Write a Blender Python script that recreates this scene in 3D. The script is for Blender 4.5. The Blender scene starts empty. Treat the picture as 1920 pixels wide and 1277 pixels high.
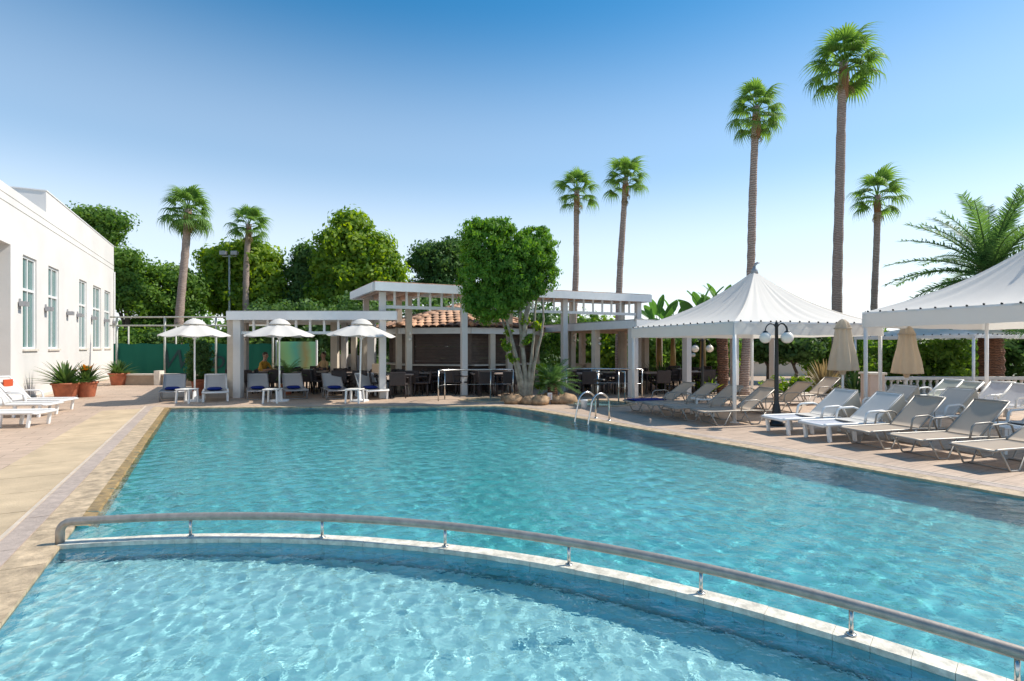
import bpy, math, random
import numpy as np
from mathutils import Vector, Matrix
random.seed(7)
RNG = np.random.default_rng(7)
S = bpy.context.scene
COL = S.collection
PI = math.pi
R = math.radians

# ------------------------------------------------------------------ camera
CAMH, FPX, CX, HY = 1.65, 1000.0, 960.0, 650.0
cd = bpy.data.cameras.new('camera')
cam = bpy.data.objects.new('camera', cd)
COL.objects.link(cam)
cam.location = (0, 0, CAMH)
cam.rotation_euler = (PI/2, 0, 0)
cd.sensor_width = 36
cd.lens = 36*FPX/1920
cd.shift_y = (HY-638.5)/1920
cd.clip_end = 3000
S.camera = cam

# ------------------------------------------------------------------ sky and sun
SUN_EL, SUN_AZ = R(47), R(76)
world = bpy.data.worlds.new('World')
S.world = world
world.use_nodes = True
wn = world.node_tree
sky = wn.nodes.new('ShaderNodeTexSky')
sky.sky_type = 'NISHITA'
sky.sun_disc = False
sky.sun_elevation = SUN_EL
sky.sun_rotation = SUN_AZ
sky.altitude = 0
sky.air_density = 1.0
sky.dust_density = 0.3
sky.ozone_density = 1.3
hs = wn.nodes.new('ShaderNodeHueSaturation')
hs.inputs['Saturation'].default_value = 1.42
hs.inputs['Hue'].default_value = 0.489
hs.inputs['Value'].default_value = 0.68
wn.links.new(sky.outputs[0], hs.inputs['Color'])
# pale summer haze that thickens evenly towards the horizon all round
tcw = wn.nodes.new('ShaderNodeTexCoord'); spw = wn.nodes.new('ShaderNodeSeparateXYZ')
wn.links.new(tcw.outputs['Generated'], spw.inputs[0])
rmp = wn.nodes.new('ShaderNodeValToRGB'); rmp.color_ramp.interpolation = 'EASE'
rmp.color_ramp.elements[0].position = 0.0; rmp.color_ramp.elements[0].color = (.9,.9,.9,1)
rmp.color_ramp.elements[1].position = 0.56; rmp.color_ramp.elements[1].color = (0,0,0,1)
q_ = rmp.color_ramp.elements.new(.16); q_.color = (.58,.58,.58,1)
q_ = rmp.color_ramp.elements.new(.32); q_.color = (.25,.25,.25,1)
wn.links.new(spw.outputs['Z'], rmp.inputs[0])
hz = wn.nodes.new('ShaderNodeMix'); hz.data_type = 'RGBA'
hz.inputs['B'].default_value = (4.75,4.95,5.3,1)
wn.links.new(rmp.outputs[0], hz.inputs['Factor']); wn.links.new(hs.outputs[0], hz.inputs['A'])
wn.links.new(hz.outputs['Result'], wn.nodes['Background'].inputs[0])
wn.nodes['Background'].inputs[1].default_value = 0.15
sd = bpy.data.lights.new('sun', 'SUN')
sd.energy = 3.5
sd.angle = R(0.6)
sd.color = (1.0, 0.93, 0.82)
sun = bpy.data.objects.new('sun', sd)
COL.objects.link(sun)
sdir = Vector((math.sin(SUN_AZ)*math.cos(SUN_EL), math.cos(SUN_AZ)*math.cos(SUN_EL), math.sin(SUN_EL)))
sun.rotation_euler = sdir.to_track_quat('Z', 'Y').to_euler()
sd.cycles.is_caustics_light = True
S.view_settings.view_transform = 'Standard'
S.view_settings.look = 'None'
S.view_settings.exposure = 0.70
S.view_settings.gamma = 1
S.render.engine = 'CYCLES'
S.cycles.max_bounces = 10
S.cycles.transparent_max_bounces = 16
S.cycles.sample_clamp_indirect = 6.0
S.cycles.use_denoising = True

# ------------------------------------------------------------------ picture measure -> place
def G(px, py, z=0.0):
    """place on the level z that is seen at this spot"""
    Y = (CAMH-z)*FPX/(py-HY)
    return Vector(((px-CX)/FPX*Y, Y, z))
def W(px, py, Y):
    """place at distance Y"""
    return Vector(((px-CX)/FPX*Y, Y, CAMH+(HY-py)/FPX*Y))

# ------------------------------------------------------------------ mesh helper
class MB:
    def __init__(s):
        s.v = []; s.f = []
    def add(s, vs, fs):
        o = len(s.v)
        s.v += [tuple(v) for v in vs]
        s.f += [tuple(i+o for i in f) for f in fs]
        return s
    def box(s, a, b):
        x0, y0, z0 = a; x1, y1, z1 = b
        return s.add([(x0,y0,z0),(x1,y0,z0),(x1,y1,z0),(x0,y1,z0),(x0,y0,z1),(x1,y0,z1),(x1,y1,z1),(x0,y1,z1)],
                     [(3,2,1,0),(4,5,6,7),(0,1,5,4),(1,2,6,5),(2,3,7,6),(3,0,4,7)])
    def cbox(s, c, d):
        return s.box([c[i]-d[i]/2 for i in range(3)], [c[i]+d[i]/2 for i in range(3)])
    def beam(s, p, q, w, h, up=(0,0,1)):
        p = Vector(p); q = Vector(q); d = (q-p).normalized(); u = Vector(up)
        if abs(d.dot(u)) > .98: u = Vector((0,1,0))
        r = d.cross(u).normalized(); u = r.cross(d).normalized()
        r = r*w/2; u = u*h/2
        return s.add([p-r-u,p+r-u,p+r+u,p-r+u,q-r-u,q+r-u,q+r+u,q-r+u],
                     [(0,1,2,3),(7,6,5,4),(1,0,4,5),(2,1,5,6),(3,2,6,7),(0,3,7,4)])
    def prism(s, poly, z0, z1):
        n = len(poly)
        vs = [(p[0],p[1],z0) for p in poly]+[(p[0],p[1],z1) for p in poly]
        fs = [tuple(reversed(range(n))), tuple(range(n,2*n))]+[(i,(i+1)%n,(i+1)%n+n,i+n) for i in range(n)]
        return s.add(vs, fs)
    def tube(s, pts, rad, n=8, closed=False, caps=True):
        pts = [Vector(p) for p in pts]; m = len(pts)
        if not hasattr(rad, '__len__'): rad = [rad]*m
        rings = []; prev = None
        for i, p in enumerate(pts):
            if closed: d = pts[(i+1)%m]-pts[i-1]
            else: d = pts[min(i+1,m-1)]-pts[max(i-1,0)]
            d.normalize()
            if prev is None:
                a = Vector((0,0,1)) if abs(d.z) < .9 else Vector((1,0,0))
                u = d.cross(a).normalized()
            else:
                u = (prev-d*prev.dot(d)).normalized()
            prev = u; w = d.cross(u)
            rings.append([p+(u*math.cos(2*PI*k/n)+w*math.sin(2*PI*k/n))*rad[i] for k in range(n)])
        vs = [v for r in rings for v in r]; fs = []
        for i in range(m if closed else m-1):
            j = (i+1) % m
            for k in range(n):
                fs.append((i*n+k, i*n+(k+1)%n, j*n+(k+1)%n, j*n+k))
        if caps and not closed:
            fs.append(tuple(reversed(range(n)))); fs.append(tuple((m-1)*n+k for k in range(n)))
        return s.add(vs, fs)
    def lathe(s, prof, n=16, c=(0,0,0), wob=None):
        vs = []; m = len(prof)
        for i, (r, z) in enumerate(prof):
            for k in range(n):
                a = 2*PI*k/n; rr = r*(wob(i,a) if wob else 1)
                vs.append((c[0]+rr*math.cos(a), c[1]+rr*math.sin(a), c[2]+z))
        fs = [(i*n+k, i*n+(k+1)%n, (i+1)*n+(k+1)%n, (i+1)*n+k) for i in range(m-1) for k in range(n)]
        if prof[0][0] > 1e-4: fs.append(tuple(reversed(range(n))))
        if prof[-1][0] > 1e-4: fs.append(tuple((m-1)*n+k for k in range(n)))
        return s.add(vs, fs)
    def ball(s, c, r, n=12, sq=1.0):
        m = n//2+1
        return s.lathe([(max(r*math.sin(PI*i/m),1e-5), -r*sq*math.cos(PI*i/m)) for i in range(m+1)], n, c)
    def xf(s, M):
        s.v = [tuple(M @ Vector(v)) for v in s.v]
        return s
    def build(s, name, mat, parent=None, smooth=False, kind=None, rot=None, loc=None, bevel=0):
        me = bpy.data.meshes.new(name)
        me.from_pydata(s.v, [], s.f)
        me.validate()
        if smooth:
            me.polygons.foreach_set('use_smooth', [True]*len(me.polygons))
        o = bpy.data.objects.new(name, me)
        COL.objects.link(o)
        if mat: me.materials.append(mat)
        if parent: o.parent = parent
        if kind: o['kind'] = kind
        if loc is not None: o.location = loc
        if bevel:
            b = o.modifiers.new('edge', 'BEVEL'); b.width = bevel; b.segments = 2; b.limit_method = 'ANGLE'
        return o
def fastmesh(name, V, F, mat, parent=None, smooth=False, kind=None, normals=None):
    V = np.asarray(V, dtype=np.float32).reshape(-1,3); F = np.asarray(F, dtype=np.int32)
    me = bpy.data.meshes.new(name)
    me.vertices.add(len(V)); me.vertices.foreach_set('co', V.ravel())
    k = F.shape[1]
    me.loops.add(F.size); me.loops.foreach_set('vertex_index', F.ravel())
    me.polygons.add(len(F)); me.polygons.foreach_set('loop_start', np.arange(0, F.size, k, dtype=np.int32))
    if smooth: me.polygons.foreach_set('use_smooth', np.ones(len(F), dtype=bool))
    me.update(calc_edges=True)
    me.materials.append(mat)
    o = bpy.data.objects.new(name, me); COL.objects.link(o)
    if parent: o.parent = parent
    if kind: o['kind'] = kind
    return o
def tag(o, label, cat, group=None):
    o['label'] = label; o['category'] = cat
    if group: o['group'] = group
    return o
def thing(name, label, cat, loc=(0,0,0), rz=0, group=None):
    o = bpy.data.objects.new(name, None); COL.objects.link(o)
    o.location = loc; o.rotation_euler = (0,0,rz)
    return tag(o, label, cat, group)
def link(name, mesh, parent, loc=(0,0,0), rot=(0,0,0), sc=(1,1,1)):
    o = bpy.data.objects.new(name, mesh); COL.objects.link(o)
    o.parent = parent; o.location = loc; o.rotation_euler = rot; o.scale = sc
    return o
def dup(root, loc, rz, label=None, group=None):
    def cp(o, par):
        c = o.copy(); COL.objects.link(c); c.parent = par
        for k in KIDS.get(o.name, []): cp(k, c)
        return c
    KIDS = {}
    for o in COL.objects:
        if o.parent: KIDS.setdefault(o.parent.name, []).append(o)
    c = cp(root, None)
    c.location = loc; c.rotation_euler = (0,0,rz)
    if label: c['label'] = label
    if group: c['group'] = group
    return c

# ------------------------------------------------------------------ materials
def _nodes(name):
    m = bpy.data.materials.new(name); m.use_nodes = True
    nt = m.node_tree
    return m, nt, nt.nodes['Principled BSDF'], nt.links.new
def N(nt, t, **kw):
    n = nt.nodes.new(t)
    for k, v in kw.items():
        if k.startswith('_'): setattr(n, k[1:], v)
        else: n.inputs[k].default_value = v
    return n
def rgba(c): return (c[0], c[1], c[2], 1)
def mat(name, col, rough=.6, var=.12, scale=6, bump=0, bscale=40, metal=0, objvar=0, col2=None, spec=.5, coords='Object', sheen=0):
    """a plain surface: colour with soft noise, fine relief, slight wear"""
    m, nt, b, L = _nodes(name)
    tc = N(nt, 'ShaderNodeTexCoord')
    no = N(nt, 'ShaderNodeTexNoise', Scale=scale, Detail=5.0, Roughness=.6)
    L(tc.outputs[coords], no.inputs['Vector'])
    mx = N(nt, 'ShaderNodeMix', _data_type='RGBA')
    c2 = col2 or tuple(max(0, c*(1-var*2)) for c in col)
    c1 = col if col2 else tuple(min(1, c*(1+var)) for c in col)
    mx.inputs['A'].default_value = rgba(c2); mx.inputs['B'].default_value = rgba(c1)
    mr = N(nt, 'ShaderNodeMapRange'); mr.inputs[1].default_value = .3; mr.inputs[2].default_value = .7
    L(no.outputs['Fac'], mr.inputs[0]); L(mr.outputs[0], mx.inputs['Factor'])
    out = mx.outputs['Result']
    if objvar:
        oi = N(nt, 'ShaderNodeObjectInfo')
        hv = N(nt, 'ShaderNodeHueSaturation')
        m2 = N(nt, 'ShaderNodeMapRange'); m2.inputs[3].default_value = 1-objvar; m2.inputs[4].default_value = 1+objvar
        L(oi.outputs['Random'], m2.inputs[0]); L(m2.outputs[0], hv.inputs['Value']); L(out, hv.inputs['Color'])
        out = hv.outputs[0]
    L(out, b.inputs['Base Color'])
    b.inputs['Roughness'].default_value = rough
    b.inputs['Metallic'].default_value = metal
    b.inputs['Specular IOR Level'].default_value = spec
    if bump:
        nb = N(nt, 'ShaderNodeTexNoise', Scale=bscale, Detail=4.0)
        L(tc.outputs[coords], nb.inputs['Vector'])
        bp = N(nt, 'ShaderNodeBump', Strength=bump, Distance=.02)
        L(nb.outputs['Fac'], bp.inputs['Height']); L(bp.outputs[0], b.inputs['Normal'])
    return m
def leafmat(name, dark, light, trans=.45, rough=.55):
    """leaf: each leaf a shade of its own, light shining through"""
    m, nt, b, L = _nodes(name)
    ge = N(nt, 'ShaderNodeNewGeometry')
    mx = N(nt, 'ShaderNodeMix', _data_type='RGBA')
    mx.inputs['A'].default_value = rgba(dark); mx.inputs['B'].default_value = rgba(light)
    tc = N(nt, 'ShaderNodeTexCoord'); cn = N(nt, 'ShaderNodeTexNoise', Scale=.75, Detail=3.0, Roughness=.65); L(tc.outputs['Object'], cn.inputs['Vector'])
    cm = N(nt, 'ShaderNodeMapRange'); cm.inputs[1].default_value = .32; cm.inputs[2].default_value = .68; cm.inputs[3].default_value = -.3; cm.inputs[4].default_value = .45
    L(cn.outputs['Fac'], cm.inputs[0])
    ca = N(nt, 'ShaderNodeMath', _operation='MULTIPLY_ADD', _use_clamp=True); ca.inputs[1].default_value = .75; L(ge.outputs['Random Per Island'], ca.inputs[0]); L(cm.outputs[0], ca.inputs[2])
    L(ca.outputs[0], mx.inputs['Factor'])
    L(mx.outputs['Result'], b.inputs['Base Color'])
    b.inputs['Roughness'].default_value = rough
    b.inputs['Specular IOR Level'].default_value = .3
    tr = N(nt, 'ShaderNodeBsdfTranslucent')
    hv = N(nt, 'ShaderNodeHueSaturation', Saturation=1.15, Value=1.5); hv.inputs['Hue'].default_value = .485
    L(mx.outputs['Result'], hv.inputs['Color']); L(hv.outputs[0], tr.inputs['Color'])
    ms = N(nt, 'ShaderNodeMixShader'); ms.inputs[0].default_value = trans
    L(b.outputs[0], ms.inputs[1]); L(tr.outputs[0], ms.inputs[2])
    L(ms.outputs[0], nt.nodes['Material Output'].inputs[0])
    return m
def fabric(name, col, trans=.3, var=.06, scale=5):
    m, nt, b, L = _nodes(name)
    tc = N(nt, 'ShaderNodeTexCoord')
    no = N(nt, 'ShaderNodeTexNoise', Scale=scale, Detail=4.0)
    L(tc.outputs['Object'], no.inputs['Vector'])
    mx = N(nt, 'ShaderNodeMix', _data_type='RGBA')
    mx.inputs['A'].default_value = rgba([c*(1-var*2) for c in col]); mx.inputs['B'].default_value = rgba(col)
    L(no.outputs['Fac'], mx.inputs['Factor']); L(mx.outputs['Result'], b.inputs['Base Color'])
    b.inputs['Roughness'].default_value = .85; b.inputs['Specular IOR Level'].default_value = .15
    tr = N(nt, 'ShaderNodeBsdfTranslucent'); L(mx.outputs['Result'], tr.inputs['Color'])
    ms = N(nt, 'ShaderNodeMixShader'); ms.inputs[0].default_value = trans
    L(b.outputs[0], ms.inputs[1]); L(tr.outputs[0], ms.inputs[2]); L(ms.outputs[0], nt.nodes['Material Output'].inputs[0])
    return m

M = {}
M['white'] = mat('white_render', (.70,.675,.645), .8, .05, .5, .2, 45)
M['white_paint'] = mat('white_paint', (.78,.78,.77), .45, .03, 4)
M['white_metal'] = mat('white_metal', (.80,.80,.79), .35, .03, 5, spec=.6)
M['white_plastic'] = mat('white_plastic', (.82,.81,.78), .4, .04, 5)
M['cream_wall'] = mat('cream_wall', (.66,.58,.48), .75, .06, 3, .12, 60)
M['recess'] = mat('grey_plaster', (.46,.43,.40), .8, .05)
M['ceiling'] = mat('pine_ceiling', (.74,.54,.41), .6, .15, 3)
M['terracotta'] = mat('terracotta', (.42,.13,.065), .75, .18, 5, .15, 50)
M['tile'] = mat('roof_tile_clay', (.50,.29,.175), .8, .3, 4, .2, 40, objvar=.35)
M['brown'] = mat('brown_shutter', (.075,.045,.035), .5, .12, 4)
M['brown_light'] = mat('brown_panel', (.15,.105,.08), .6, .15, 5)
M['wicker'] = mat('dark_wicker', (.045,.034,.034), .55, .3, 60, .4, 120)
M['dark_table'] = mat('dark_table', (.06,.04,.035), .4, .15, 8)
M['tabletop'] = mat('pale_tabletop', (.38,.30,.26), .35, .1, 8)
M['steel'] = mat('brushed_steel', (.62,.60,.57), .24, .06, 30, metal=1)
M['steel_rail'] = mat('satin_steel_rail', (.46,.40,.34), .5, .12, 14, .05, 60, metal=.6)
M['black_iron'] = mat('black_iron', (.012,.014,.015), .4, .15, 10)
M['grey_metal'] = mat('grey_metal', (.36,.36,.37), .45, .06, 10, metal=.3)
M['tan_metal'] = mat('bronze_grey_tube', (.36,.33,.29), .4, .08, 10, metal=.3)
M['galv'] = mat('galvanised_pole', (.45,.45,.40), .5, .08, 10, metal=.2)
M['globe'] = mat('opal_globe', (.85,.79,.70), .2, .02, 2)
M['sling_tan'] = fabric('tan_sling', (.70,.60,.49), .42)
M['sling_grey'] = fabric('grey_sling', (.68,.67,.66), .35)
M['sling_lav'] = fabric('pale_blue_sling', (.62,.64,.70), .25)
M['sling_green'] = fabric('pale_green_sling', (.58,.60,.52), .25)
M['towel_white'] = fabric('white_towel', (.80,.78,.74), .3)
M['towel_cream'] = fabric('cream_towel', (.74,.66,.54), .35)
M['towel_blue'] = fabric('blue_cushion', (.015,.035,.22), .0, .15)
M['canvas'] = fabric('white_canvas', (.88,.85,.79), .30, .03, 2)
M['canvas_umb'] = fabric('parasol_canvas', (.82,.79,.74), .3, .02, 2)
M['ecru'] = fabric('ecru_canvas', (.80,.69,.54), .48, .06)
M['orange_cloth'] = fabric('orange_cloth', (.65,.12,.05), .2)
M['yellow_cloth'] = fabric('yellow_shirt', (.60,.34,.06), .1)
M['cream_cloth'] = fabric('cream_shirt', (.70,.50,.27), .15)
M['skin'] = mat('skin', (.50,.29,.20), .5, .06, 8)
M['hair'] = mat('hair', (.05,.025,.015), .5, .2, 30)
M['trouser'] = mat('dark_trousers', (.03,.03,.04), .8, .1)
M['rock'] = mat('warm_rock', (.40,.26,.15), .85, .3, 5, .6, 14, objvar=.2)
M['bark'] = mat('smooth_bark', (.33,.28,.21), .8, .25, 6, .35, 25)
M['bark_dark'] = mat('dark_bark', (.13,.095,.07), .9, .25, 6, .4, 20)
M['soil'] = mat('soil', (.07,.045,.03), .95, .2, 20, .4, 40)
M['pink_render'] = mat('pink_pier', (.55,.45,.40), .8, .06, 3)
M['stone_cream'] = mat('cream_stone', (.66,.60,.52), .75, .08, 6)
M['low_wall'] = mat('tan_low_wall', (.33,.25,.18), .85, .1, 4)
M['screen'] = fabric('green_windscreen', (.016,.125,.085), .15, .08, 2)
M['screen_text'] = mat('dark_lettering', (.012,.045,.045), .8, .1)
M['leaf_mid'] = leafmat('leaf_mid', (.075,.17,.033), (.21,.35,.06), .5)
M['leaf_yellow'] = leafmat('leaf_yellow_green', (.10,.21,.028), (.34,.46,.06), .55)
M['leaf_dark'] = leafmat('leaf_dark', (.055,.125,.038), (.14,.25,.065), .45)
M['leaf_ficus'] = leafmat('leaf_ficus', (.065,.18,.028), (.21,.39,.055), .5)
M['leaf_palm'] = leafmat('leaf_fan_palm', (.11,.21,.05), (.21,.35,.08), .5)
M['leaf_date'] = leafmat('leaf_date_palm', (.08,.17,.055), (.16,.28,.08), .45)
M['leaf_straw'] = leafmat('leaf_straw', (.22,.17,.08), (.36,.29,.15), .4)
M['leaf_banana'] = leafmat('leaf_banana', (.05,.14,.035), (.10,.22,.05), .5, .4)
M['leaf_red'] = leafmat('leaf_orange', (.45,.16,.02), (.60,.36,.05), .4)
M['leaf_pot'] = leafmat('leaf_pot_plant', (.04,.10,.03), (.12,.18,.05), .4)

# ---- ground and water surfaces
def deck_mat(name, c1, c2, c3, bw=.6, bh=.3, ang=28, mortar=.006, streak=.35):
    m, nt, b, L = _nodes(name)
    ge = N(nt, 'ShaderNodeNewGeometry')
    mp = N(nt, 'ShaderNodeMapping'); mp.inputs['Rotation'].default_value = (0,0,R(-ang))
    L(ge.outputs['Position'], mp.inputs[0])
    br = N(nt, 'ShaderNodeTexBrick', Scale=1.0)
    br.inputs['Color1'].default_value = rgba(c1); br.inputs['Color2'].default_value = rgba(c2); br.inputs['Mortar'].default_value = rgba(c3)
    br.inputs['Brick Width'].default_value = bw; br.inputs['Row Height'].default_value = bh
    br.inputs['Mortar Size'].default_value = mortar*1.5; br.inputs['Mortar Smooth'].default_value = .3; br.offset = .5
    L(mp.outputs[0], br.inputs['Vector'])
    no = N(nt, 'ShaderNodeTexNoise', Scale=.8, Detail=8.0, Roughness=.62)
    L(ge.outputs['Position'], no.inputs['Vector'])
    m2 = N(nt, 'ShaderNodeMapping'); m2.inputs['Scale'].default_value = (1.2, 14, 1); m2.inputs['Rotation'].default_value = (0,0,R(-8))
    L(mp.outputs[0], m2.inputs[0])
    st = N(nt, 'ShaderNodeTexNoise', Scale=1.6, Detail=6.0, Roughness=.6); L(m2.outputs[0], st.inputs['Vector'])
    mr = N(nt, 'ShaderNodeMapRange'); mr.inputs[1].default_value = .3; mr.inputs[2].default_value = .7; mr.inputs[3].default_value = .87; mr.inputs[4].default_value = 1.1
    L(no.outputs['Fac'], mr.inputs[0])
    mr2 = N(nt, 'ShaderNodeMapRange'); mr2.inputs[1].default_value = .3; mr2.inputs[2].default_value = .7; mr2.inputs[3].default_value = 1-streak*.6; mr2.inputs[4].default_value = 1+streak*.4
    L(st.outputs['Fac'], mr2.inputs[0])
    mu = N(nt, 'ShaderNodeMath', _operation='MULTIPLY'); L(mr.outputs[0], mu.inputs[0]); L(mr2.outputs[0], mu.inputs[1])
    hv = N(nt, 'ShaderNodeHueSaturation'); L(mu.outputs[0], hv.inputs['Value']); L(br.outputs['Color'], hv.inputs['Color'])
    L(hv.outputs[0], b.inputs['Base Color'])
    ro = N(nt, 'ShaderNodeMapRange'); ro.inputs[3].default_value = .5; ro.inputs[4].default_value = .8
    L(no.outputs['Fac'], ro.inputs[0]); L(ro.outputs[0], b.inputs['Roughness'])
    bp = N(nt, 'ShaderNodeBump', Strength=.35, Distance=.01)
    fi = N(nt, 'ShaderNodeTexNoise', Scale=35.0, Detail=5.0); L(ge.outputs['Position'], fi.inputs['Vector'])
    ad = N(nt, 'ShaderNodeMath', _operation='SUBTRACT'); L(fi.outputs['Fac'], ad.inputs[0]); L(br.outputs['Fac'], ad.inputs[1])
    L(ad.outputs[0], bp.inputs['Height']); L(bp.outputs[0], b.inputs['Normal'])
    return m
M['deck'] = deck_mat('stamped_paving', (.53,.395,.295), (.47,.35,.26), (.31,.225,.165))
M['lawn'] = mat('lawn_ground', (.08,.11,.035), .95, .3, 3, .5, 40, coords='Object')
M['coping'] = mat('sand_coping', (.54,.41,.265), .6, .25, 7, .35, 45, objvar=.06)
M['wet_edge'] = mat('wet_golden_stone', (.40,.26,.10), .3, .35, 9, .3, 40, objvar=.15)
M['band'] = mat('yellow_sand_band', (.56,.43,.275), .7, .12, 2.0, .25, 50, objvar=.05)
M['line'] = mat('pale_line_stone', (.58,.49,.39), .65, .08, 6, .15, 40, objvar=.05)
M['grate'] = mat('pinkish_gutter_grate', (.46,.37,.31), .6, .12, 12, .3, 60, objvar=.06)
M['rim'] = mat('pale_rim_stone', (.72,.68,.58), .7, .2, 12, .4, 30)

def pool_mat(name, c1, c2, mort, size=.3):
    m, nt, b, L = _nodes(name)
    ge = N(nt, 'ShaderNodeNewGeometry')
    mp = N(nt, 'ShaderNodeMapping'); mp.inputs['Rotation'].default_value = (0,0,R(-30)); mp.inputs['Scale'].default_value = (1/size,)*3
    L(ge.outputs['Position'], mp.inputs[0])
    br = N(nt, 'ShaderNodeTexBrick', Scale=1.0)
    br.offset = 0; br.inputs['Brick Width'].default_value = 1; br.inputs['Row Height'].default_value = 1
    br.inputs['Mortar Size'].default_value = .03
    br.inputs['Color1'].default_value = rgba(c1); br.inputs['Color2'].default_value = rgba(c2); br.inputs['Mortar'].default_value = rgba(mort)
    L(mp.outputs[0], br.inputs['Vector'])
    no = N(nt, 'ShaderNodeTexNoise', Scale=.7, Detail=4.0); L(ge.outputs['Position'], no.inputs['Vector'])
    mr = N(nt, 'ShaderNodeMapRange'); mr.inputs[3].default_value = .85; mr.inputs[4].default_value = 1.12; L(no.outputs['Fac'], mr.inputs[0])
    hv = N(nt, 'ShaderNodeHueSaturation'); L(mr.outputs[0], hv.inputs['Value']); L(br.outputs['Color'], hv.inputs['Color'])
    L(hv.outputs[0], b.inputs['Base Color']); b.inputs['Roughness'].default_value = .4
    return m
M['pool_floor'] = pool_mat('pool_mosaic', (.10,.46,.49), (.125,.50,.53), (.06,.33,.37))
M['wade_floor'] = pool_mat('wading_mosaic', (.34,.62,.65), (.40,.67,.69), (.33,.56,.56))
M['pool_tile'] = mat('blue_pool_tile', (.13,.42,.55), .25, .12, 8, objvar=.1)
M['grout'] = mat('pool_grout', (.10,.30,.38), .8, .1)

m, nt, b, L = _nodes('pool_water')
nt.nodes.remove(b)
g = N(nt, 'ShaderNodeBsdfGlass', Roughness=0.0, IOR=1.42); g.inputs['Color'].default_value = (.93,.985,.985,1)
ge = N(nt, 'ShaderNodeNewGeometry')
n1 = N(nt, 'ShaderNodeTexNoise', Scale=7.5, Detail=2.0, Roughness=.5, Distortion=.6); L(ge.outputs['Position'], n1.inputs['Vector'])
n2 = N(nt, 'ShaderNodeTexNoise', Scale=19.0, Detail=2.0, Roughness=.5); L(ge.outputs['Position'], n2.inputs['Vector'])
n3 = N(nt, 'ShaderNodeTexNoise', Scale=.45, Detail=2.0); L(ge.outputs['Position'], n3.inputs['Vector'])
ml = N(nt, 'ShaderNodeMath', _operation='MULTIPLY_ADD'); ml.inputs[1].default_value = .55; L(n2.outputs['Fac'], ml.inputs[0]); L(n1.outputs['Fac'], ml.inputs[2])
gr = N(nt, 'ShaderNodeMapRange'); gr.inputs[1].default_value = .35; gr.inputs[2].default_value = .65; gr.inputs[3].default_value = .35; gr.inputs[4].default_value = 1.0
L(n3.outputs['Fac'], gr.inputs[0])
m4 = N(nt, 'ShaderNodeMath', _operation='MULTIPLY'); L(ml.outputs[0], m4.inputs[0]); L(gr.outputs[0], m4.inputs[1])
bp = N(nt, 'ShaderNodeBump', Strength=1.0, Distance=.014); L(m4.outputs[0], bp.inputs['Height']); L(bp.outputs[0], g.inputs['Normal'])
L(g.outputs[0], nt.nodes['Material Output'].inputs[0])
M['water'] = m

m, nt, b, L = _nodes('window_glass')
b.inputs['Base Color'].default_value = (.10,.20,.19,1); b.inputs['Roughness'].default_value = .06
b.inputs['Specular IOR Level'].default_value = .9
no = N(nt, 'ShaderNodeTexNoise', Scale=1.3, Detail=1.0); tc = N(nt, 'ShaderNodeTexCoord'); L(tc.outputs['Object'], no.inputs['Vector'])
bp = N(nt, 'ShaderNodeBump', Strength=.05, Distance=.05); L(no.outputs['Fac'], bp.inputs['Height']); L(bp.outputs[0], b.inputs['Normal'])
M['glass'] = m

def trunk_mat(name, c1, c2, ring=9, strength=.6):
    m, nt, b, L = _nodes(name)
    tc = N(nt, 'ShaderNodeTexCoord')
    wv = N(nt, 'ShaderNodeTexWave', Scale=ring, Distortion=5.0, Detail=3.0); wv.bands_direction = 'Z'; wv.inputs['Detail Scale'].default_value = 2
    L(tc.outputs['Object'], wv.inputs['Vector'])
    no = N(nt, 'ShaderNodeTexNoise', Scale=3.0, Detail=6.0); L(tc.outputs['Object'], no.inputs['Vector'])
    mx = N(nt, 'ShaderNodeMix', _data_type='RGBA'); mx.inputs['A'].default_value = rgba(c2); mx.inputs['B'].default_value = rgba(c1)
    ml = N(nt, 'ShaderNodeMath', _operation='MULTIPLY'); L(wv.outputs['Fac'], ml.inputs[0]); L(no.outputs['Fac'], ml.inputs[1])
    m3 = N(nt, 'ShaderNodeMath', _operation='MULTIPLY'); m3.inputs[1].default_value = 2; L(ml.outputs[0], m3.inputs[0])
    L(m3.outputs[0], mx.inputs['Factor']); L(mx.outputs['Result'], b.inputs['Base Color']); b.inputs['Roughness'].default_value = .9
    bp = N(nt, 'ShaderNodeBump', Strength=strength, Distance=.04); L(ml.outputs[0], bp.inputs['Height']); L(bp.outputs[0], b.inputs['Normal'])
    return m
M['palm_trunk'] = trunk_mat('palm_trunk', (.44,.345,.29), (.22,.155,.125), 4)
M['palm_boot'] = trunk_mat('palm_boots', (.42,.22,.12), (.18,.09,.05), 8)
M['date_trunk'] = trunk_mat('date_palm_trunk', (.27,.13,.075), (.07,.035,.022), 5, 1)

m, nt, b, L = _nodes('painted_pastel_panel')
tc = N(nt, 'ShaderNodeTexCoord'); sp = N(nt, 'ShaderNodeSeparateXYZ'); L(tc.outputs['Generated'], sp.inputs[0])
no = N(nt, 'ShaderNodeTexNoise', Scale=3.0, Detail=3.0); L(tc.outputs['Generated'], no.inputs['Vector'])
ad = N(nt, 'ShaderNodeMath', _operation='MULTIPLY_ADD'); ad.inputs[1].default_value = .25; L(no.outputs['Fac'], ad.inputs[0]); L(sp.outputs['X'], ad.inputs[2])
cr = N(nt, 'ShaderNodeValToRGB'); e = cr.color_ramp.elements
e[0].position = .1; e[0].color = (.58,.68,.38,1); e[1].position = 1.1; e[1].color = (.42,.72,.48,1)
for p, c in ((.4,(.42,.70,.42,1)),(.6,(.22,.60,.50,1)),(.85,(.52,.48,.25,1)),(.98,(.48,.70,.45,1))):
    q = e.new(p); q.color = c
L(ad.outputs[0], cr.inputs[0]); L(cr.outputs[0], b.inputs['Base Color']); b.inputs['Roughness'].default_value = .6
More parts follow.
